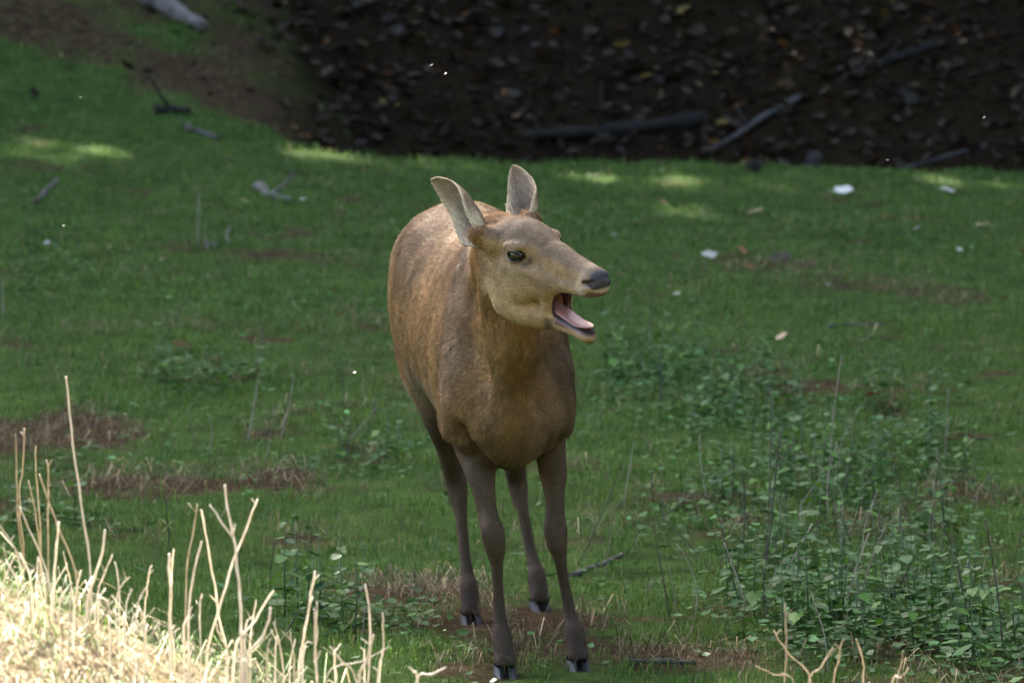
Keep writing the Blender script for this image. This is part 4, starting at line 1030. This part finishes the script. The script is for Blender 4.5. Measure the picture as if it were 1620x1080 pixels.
def build_leaves():
    r = random.Random(21)
    mats = {'white': flat_mat('pale_leaf', (.42, .39, .33), (.62, .58, .50), 30, .55, .15), 'tan': flat_mat('tan_leaf', (.26, .18, .10), (.42, .30, .18), 30, .6, .15),
            'rust': flat_mat('rust_leaf', (.15, .055, .020), (.26, .10, .035), 30, .6, .15), 'grey': flat_mat('grey_leaf', (.16, .15, .14), (.28, .26, .24), 30, .6, .1)}
    names = {'white': 'bleached whitish', 'tan': 'tan', 'rust': 'rust brown', 'grey': 'grey'}
    def mesh(q, mat):
        # lobed, curled leaf blade with a midrib fold and a stalk
        V = [(0, 0, .05)]; F = []; n = 18
        for k in range(n):
            a = 2 * math.pi * k / n; rad = (.40 + .05 * math.cos(5 * a + q) + .03 * math.cos(9 * a + 2 * q)) * (1 + .25 * math.cos(a)); x, y = rad * math.cos(a) * 1.15, rad * math.sin(a) * .8
            V.append((x, y, .05 + .30 * abs(y) ** 1.3 * (1 if q % 2 else -.3) + .22 * max(0, x) ** 2 + .03 * math.sin(3 * a + q)))
        for k in range(n): F.append((0, 1 + k, 1 + (k + 1) % n))
        s = len(V); V += [(-.42, -.015, .05), (-.42, .015, .05), (-.75, .0, .10)]; F.append((s, s + 1, s + 2))
        me = bpy.data.meshes.new('fallen_leaf'); me.from_pydata(V, [], F); me.shade_smooth(); me.materials.append(mats[mat]); return me
    lib = {m: [mesh(q, m) for q in range(4)] for m in mats}
    L = [(1500, 312, 30, 'white'), (1330, 311, 28, 'white'), (1193, 345, 22, 'tan'), (1119, 413, 26, 'white'), (1240, 418, 34, 'grey'), (1175, 407, 20, 'rust'), (1183, 433, 15, 'rust'), (1000, 437, 15, 'tan'), (988, 445, 14, 'rust'),
         (1557, 365, 20, 'tan'), (1616, 410, 18, 'rust'), (1325, 375, 20, 'tan'), (1218, 390, 16, 'tan'), (1100, 505, 14, 'rust'), (1235, 545, 20, 'tan'), (1405, 528, 16, 'rust'), (1069, 475, 12, 'white'), (1520, 405, 12, 'white'),
         (1575, 510, 12, 'tan'), (1247, 371, 9, 'white'), (480, 325, 15, 'white'), (385, 326, 14, 'tan'), (505, 405, 12, 'tan'), (290, 560, 28, 'tan'), (345, 580, 16, 'tan'), (75, 395, 14, 'grey'), (1410, 650, 34, 'tan'), (1385, 635, 22, 'rust'), (1240, 608, 22, 'rust'),
         (300, 395, 12, 'tan'), (1345, 545, 10, 'white'), (1470, 440, 12, 'tan'), (1050, 330, 14, 'tan'), (1310, 460, 10, 'grey'), (1400, 350, 12, 'tan'), (1450, 372, 12, 'grey'), (410, 560, 12, 'tan'), (530, 470, 10, 'rust'), (255, 420, 10, 'tan'), (150, 350, 10, 'grey'),
         (60, 320, 12, 'rust'), (320, 270, 12, 'tan'), (565, 350, 10, 'tan'), (560, 300, 10, 'grey'), (940, 330, 10, 'tan'), (1600, 330, 12, 'tan'), (1590, 480, 10, 'rust'), (1180, 520, 10, 'grey'), (1010, 545, 12, 'rust'), (975, 380, 12, 'grey')]
    seen = set()
    for (u, v, s, m) in L:
        g = gp(u, v); sz = s / FPX * g[1] * 1.2
        o = bpy.data.objects.new('fallen_leaf', r.choice(lib[m])); C.objects.link(o)
        o.location = (g[0], g[1], g[2] + .030); o.scale = (sz, sz, sz); o.rotation_euler = (r.uniform(-.25, .55), r.uniform(-.5, .5), r.uniform(0, 6.28))
        side = 'on the grass left of the deer' if u < 700 else 'on the grass right of the deer'
        tag(o, names[m] + ' fallen leaf lying ' + side, 'leaf', names[m] + ' fallen leaves ' + side)
    # leaf litter on the dark bank
    n = 26000
    x = rng.uniform(-6, 7, n); y = rng.uniform(27.4, 36, n); so, bk, _ = masks(x, y)
    keep = rng.random(n) < np.maximum(bk, .03 * (y > 27.6)); x, y = x[keep], y[keep]; n = len(x)
    P = np.stack([x, y, ground_h(x, y) + rng.uniform(.0, .05, n)], 1)
    az = rng.uniform(0, 6.283, n); A = unit(np.stack([np.cos(az), np.sin(az), rng.normal(0, .35, n)], 1)); N = unit(rng.normal(0, .5, (n, 3)) + np.array([0, -.35, 1])); N = unit(N - A * (A * N).sum(1, keepdims=True))
    l = rng.uniform(.05, .13, n); V, T = leaf_verts(P, A, N, l, l * rng.uniform(.5, .8, n), .3)
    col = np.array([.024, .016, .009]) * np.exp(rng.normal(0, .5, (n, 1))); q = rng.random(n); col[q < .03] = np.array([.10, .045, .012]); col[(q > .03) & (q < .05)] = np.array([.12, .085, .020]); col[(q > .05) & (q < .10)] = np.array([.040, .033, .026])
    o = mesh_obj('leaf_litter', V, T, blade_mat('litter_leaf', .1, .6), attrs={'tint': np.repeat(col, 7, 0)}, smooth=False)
    tag(o, 'brown autumn leaf litter covering the dark wooded bank', 'leaf litter', kind='stuff')

def build_deadwood():
    r = random.Random(33)
    bark = flat_mat('old_bark', (.045, .040, .034), (.12, .108, .092), 14, .85); dbark = flat_mat('dark_bark', (.008, .007, .005), (.020, .017, .013), 10, .95); dbark2 = flat_mat('mid_bark', (.022, .020, .018), (.055, .050, .045), 10, .9)  # one bark in three tones; the darker two lie on bank and track
    S = [  # pixels, radius metres, material, lift, label
     ([(1268, 160), (1215, 185), (1165, 215), (1120, 240)], .026, dbark2, 'grey fallen branch slanting up the dark bank'),
     ([(1290, 252), (1240, 264), (1185, 275)], .055, dbark, 'brown half-buried log at the foot of the bank'),
     ([(1110, 195), (1000, 212), (900, 220), (840, 222)], .05, dbark, 'thick dark log lying along the bank'),
     ([(1480, 75), (1390, 110), (1330, 140)], .035, dbark, 'dark branch high on the bank above the slanting branch'),
     ([(1560, 235), (1500, 250), (1430, 268)], .018, dbark2, 'thin twisted stick at the bank foot among litter'),
     ([(230, 2), (270, 22), (325, 58)], .075, bark, 'pale grey log at the top of the grassy spur'),
     ([(295, 205), (318, 208), (345, 222)], .022, bark, 'grey stick at the foot of the worn track'),
     ([(90, 290), (72, 308), (55, 322)], .018, bark, 'slanting grey stick in the grass below the spur'),
     ([(408, 300), (430, 316), (462, 322)], .030, bark, 'curled slab of grey bark lying in the grass'),
     ([(345, 392), (338, 378), (332, 372), (330, 398)], .010, bark, 'bleached twig tangle in the grass left of the deer'),
     ([(362, 388), (360, 372), (366, 360)], .010, bark, 'short bleached twig beside the twig tangle'),
     ([(905, 912), (950, 895), (990, 880)], .010, bark, 'grey twig lying by the deer hind hooves'),
     ([(1310, 520), (1350, 514), (1400, 516)], .011, bark, 'thin grey twig lying in the grass right of the deer'),
     ([(985, 1052), (1040, 1046), (1100, 1054)], .010, bark, 'brown stick pressed in the mud beside the front hoof'),
     ([(245, 180), (270, 178), (300, 182)], .035, dbark, 'dark broken branch on the worn track')]
    for pts, rad, mat, lab in S:
        P = np.array([gp(u, v) for u, v in pts]); P[:, 2] += rad * .75
        y = np.linspace(P[0, 1], P[-1, 1], len(P)); P[:, 1] = .5 * P[:, 1] + .5 * y
        P[:, 2] = np.maximum(ground_h(P[:, 0], P[:, 1]) + rad * .6, 0)
        q = crooked(P, r, rad * .5); q[:, 2] = np.maximum(q[:, 2], ground_h(q[:, 0], q[:, 1]) + rad * .35); n = len(q)
        rr = [rad * (1 - .4 * i / (n - 1)) * (1 + .18 * math.sin(i * 1.7)) for i in range(n)]
        V, F = tube(q, rr, 9)
        o = poly_obj('fallen_branch', V, F, mat, loc=tuple(q[0])); tag(o, lab, 'branch')
        if .02 < rad < .06:
            i = n // 2; d = unit(np.array([r.uniform(-1, 1), -.2, .5])); l = rad * 6; v2, f2 = tube([q[i], q[i] + d * l * .5, q[i] + d * l + np.array([0, 0, rad])], [rr[i] * .5, rr[i] * .35, rr[i] * .2], 6)
            poly_obj('snag', v2 - q[0], f2, mat, parent=o)

def build_insects():
    wing = flat_mat('insect_wing', (.6, .58, .52), (.8, .78, .72), 50, .3, .4); bod = flat_mat('insect_body', (.08, .06, .04), (.2, .16, .1), 50, .4)
    r = random.Random(2)
    for (u, v, y) in ((1557, 187, 9.6), (705, 118, 9.8), (682, 104, 9.9), (1403, 254, 10.0), (100, 358, 9.4), (128, 155, 10.2), (560, 590, 9.2)):
        c = Pw(u, v, y); root = bpy.data.objects.new('flying_insect', None); C.objects.link(root); root.location = c; root.rotation_euler = (r.uniform(-.5, .5), 0, r.uniform(0, 6))
        tag(root, 'tiny pale winged insect hovering in the air', 'insect', 'insects in the air')
        V, F = tube([(-.003, 0, 0), (0, 0, .0004), (.0025, 0, 0)], [.0004, .0009, .0003], 6); poly_obj('body', V, F, bod, parent=root)
        for s in (-1, 1):
            poly_obj('wing', [(0, 0, .0006), (.0015, s * .003, .002), (-.001, s * .0048, .0028), (-.0025, s * .0025, .0016), (-.001, s * .0028, .0012)], [(0, 1, 4), (1, 2, 4), (2, 3, 4), (3, 0, 4)], wing, parent=root)
# ---------------------------------------------------------------- trees out of view on the bank, beside and behind, placed for their shade
def tree_proto(seed, H, R):
    r = np.random.default_rng(seed)
    trunk = [(0, 0, -.5), (.1, .05, H * .25), (.0, .2, H * .55), (.15, .1, H * .9)]
    V, F = tube(spline(np.array(trunk, float), 5), list(np.linspace(.36, .06, 16)), 10)
    cen = []
    while len(cen) < 110:
        p = r.uniform(-1, 1, 3)
        if np.linalg.norm(p) > 1 or np.linalg.norm(p[:2]) < .15: continue
        z = .58 + .42 * p[2]; rr = R * (1 - .22 * max(0, p[2]))
        cen.append((p[0] * rr, p[1] * rr, z * H))
    cen = np.array(cen)
    for c in cen[:24]:
        a = np.array([0, .1, max(H * .14, c[2] - np.hypot(c[0], c[1]) * .75)]); v, f = tube([a, (a + c) / 2 + np.array([0, 0, .2]), c], [.07, .045, .015], 5)
        F = F + [tuple(k + len(V) for k in q) for q in f]; V = np.concatenate([V, v])
    n = 11000; ti = r.integers(0, len(cen), n); P = cen[ti] + r.normal(0, 1, (n, 3)) * np.array([.85, .85, .6])
    A = unit(r.normal(0, 1, (n, 3))); N = unit(np.cross(A, r.normal(0, 1, (n, 3)) + np.array([0, 0, 1.]))); L = r.uniform(.22, .42, n)[:, None]; S = np.cross(A, N) * L * .38
    return V, F, P, np.stack([P, P + A * L * .45 + S, P + A * L, P + A * L * .45 - S], 1)
def build_trees():
    bark = flat_mat('tree_bark', (.05, .042, .034), (.12, .10, .08), 3, .9); leafm = flat_mat('tree_leaf', (.04, .075, .018), (.085, .12, .03), .4, .5, .15)
    protos = []; tr = np.random.default_rng(8)
    GAPS = []
    for (u0, u1, v, ry, pk) in SUN_PX:
        nseg = max(1, int((u1 - u0) / 70)); wu = (u1 - u0) / nseg
        for q in range(nseg):
            uc = u0 + wu * (q + .5); a = gp(uc, v + .028 * (uc - u0)); GAPS.append((a[0], a[1], wu / FPX * a[1] * .62, ry, a[2], pk))
    GAPS.append(DEER_GAP)
    for (s, H, R) in ((1, 18.5, 4.6), (2, 21, 5.0), (3, 16, 4.4)):
        V, F, P, lq = tree_proto(s, H, R); a = bpy.data.meshes.new('trunk'); a.from_pydata([tuple(v) for v in V], [], [tuple(dict.fromkeys(int(k) for k in f)) for f in F]); a.materials.append(bark)
        protos.append((a, P, lq))
    for (x, y, k, rot, sc) in TREES:
        z = float(ground_h(np.array([x]), np.array([y]))[0])
        root = bpy.data.objects.new('shade_beech', None); C.objects.link(root); root.location = (x, y, z); root.rotation_euler = (0, 0, rot); root.scale = (sc, sc, sc)
        tag(root, 'tall leafy beech out of view around the meadow, placed to shade it', 'tree', 'trees on the bank')
        a, P, lq = protos[k]
        o = bpy.data.objects.new('trunk', a); C.objects.link(o); o.parent = root
        # leaves cut from the crowns to let streaks of sun through to the meadow
        wp = (P @ rotz(rot).T) * sc + np.array([x, y, z]); keep = np.ones(len(P), bool)
        for (gx, gy, rx, ry, gz, pk) in GAPS:
            t = (wp[:, 2] - gz) / SDIR[2]; fx = wp[:, 0] - t * SDIR[0]; fy = wp[:, 1] - t * SDIR[1]
            q = ((fx - gx) / rx) ** 2 + ((fy - gy) / ry) ** 2
            keep &= ~((q < 1) & (tr.random(len(P)) > pk))
        lv = lq[keep].reshape(-1, 3); m = len(lv) // 4
        me = bpy.data.meshes.new('crown'); me.vertices.add(len(lv)); me.vertices.foreach_set('co', lv.astype(np.float32).ravel()); me.loops.add(m * 4); me.loops.foreach_set('vertex_index', np.arange(m * 4, dtype=np.int32))
        me.polygons.add(m); me.polygons.foreach_set('loop_start', np.arange(0, m * 4, 4, dtype=np.int32)); me.update(calc_edges=True); me.materials.append(leafm)
        o = bpy.data.objects.new('crown', me); C.objects.link(o); o.parent = root
TREES = [(-10, 40, 0, .7, 1.2), (-12.8, 39.5, 0, 2.9, 1.17), (-7.7, 40.5, 0, 1.9, 1.22), (-29, 37, 0, 0, 1), (-26, 36, 1, 1, .95), (-22, 37, 0, 2, 1), (-17.5, 36, 1, 3, 1), (-11, 36.5, 0, 4, 1.03), (-5.5, 36, 1, 5, 1.1), (0, 37, 0, 6, 1.25),
         (-34, 43, 1, 1.5, 1), (-28, 44, 2, 2.5, 1.1), (-22, 43, 1, 3.5, 1), (-16, 43, 2, 4.5, 1.1), (-11, 43, 1, 5.5, 1), (-5, 44, 1, 5.9, 1.05), (-14, 33.8, 2, .5, .6), (-8.5, 34, 2, 2.6, .6), (-1.5, 34.2, 2, 1.2, .6), (3.5, 33.8, 2, 2.2, .6), (8, 34, 2, 3.1, .6),  # low crowns at the bank's edge are added to darken it
         (5, 37, 1, .3, 1), (10, 37, 0, .9, 1), (1, 43, 1, 1.3, 1), (7, 43, 2, 2.3, 1),
         (8.5, 15, 2, 1, .9), (9.5, 21, 0, 2, .85), (9, 8.5, 2, 3, .85), (11, 27, 1, 4, .85), (9.5, 2, 0, 3.3, .9),  # trees out of view, added to block sky light from the right
         (-7, -9, 0, 1, .9), (-1.5, -11, 1, 2, .9), (4, -9, 0, 3, .9), (9, -5, 1, 4, .9), (-13, -7, 0, 5, .9)]  # trees behind the camera, added to cut the frontal sky fill
SUN_PX = [(-40, 560, 236, .75, .03), (540, 820, 258, .55, .05), (1000, 1160, 335, .5, .03), (400, 530, 466, .38, .08), (1210, 1320, 608, .35, .1), (1440, 1640, 290, .45, .06), (860, 1330, 286, .4, .07)]
DEER_GAP = (-.1, 10.7, .8, 1.3, .6, .42)  # crowns thinned here to let filtered sun onto the deer
# ---------------------------------------------------------------- build
build_ground()
build_trees()
build_deer()
build_grass()
build_straw()
build_ground_cover()
build_nettles()
build_stems()
build_leaves()
build_deadwood()
build_insects()
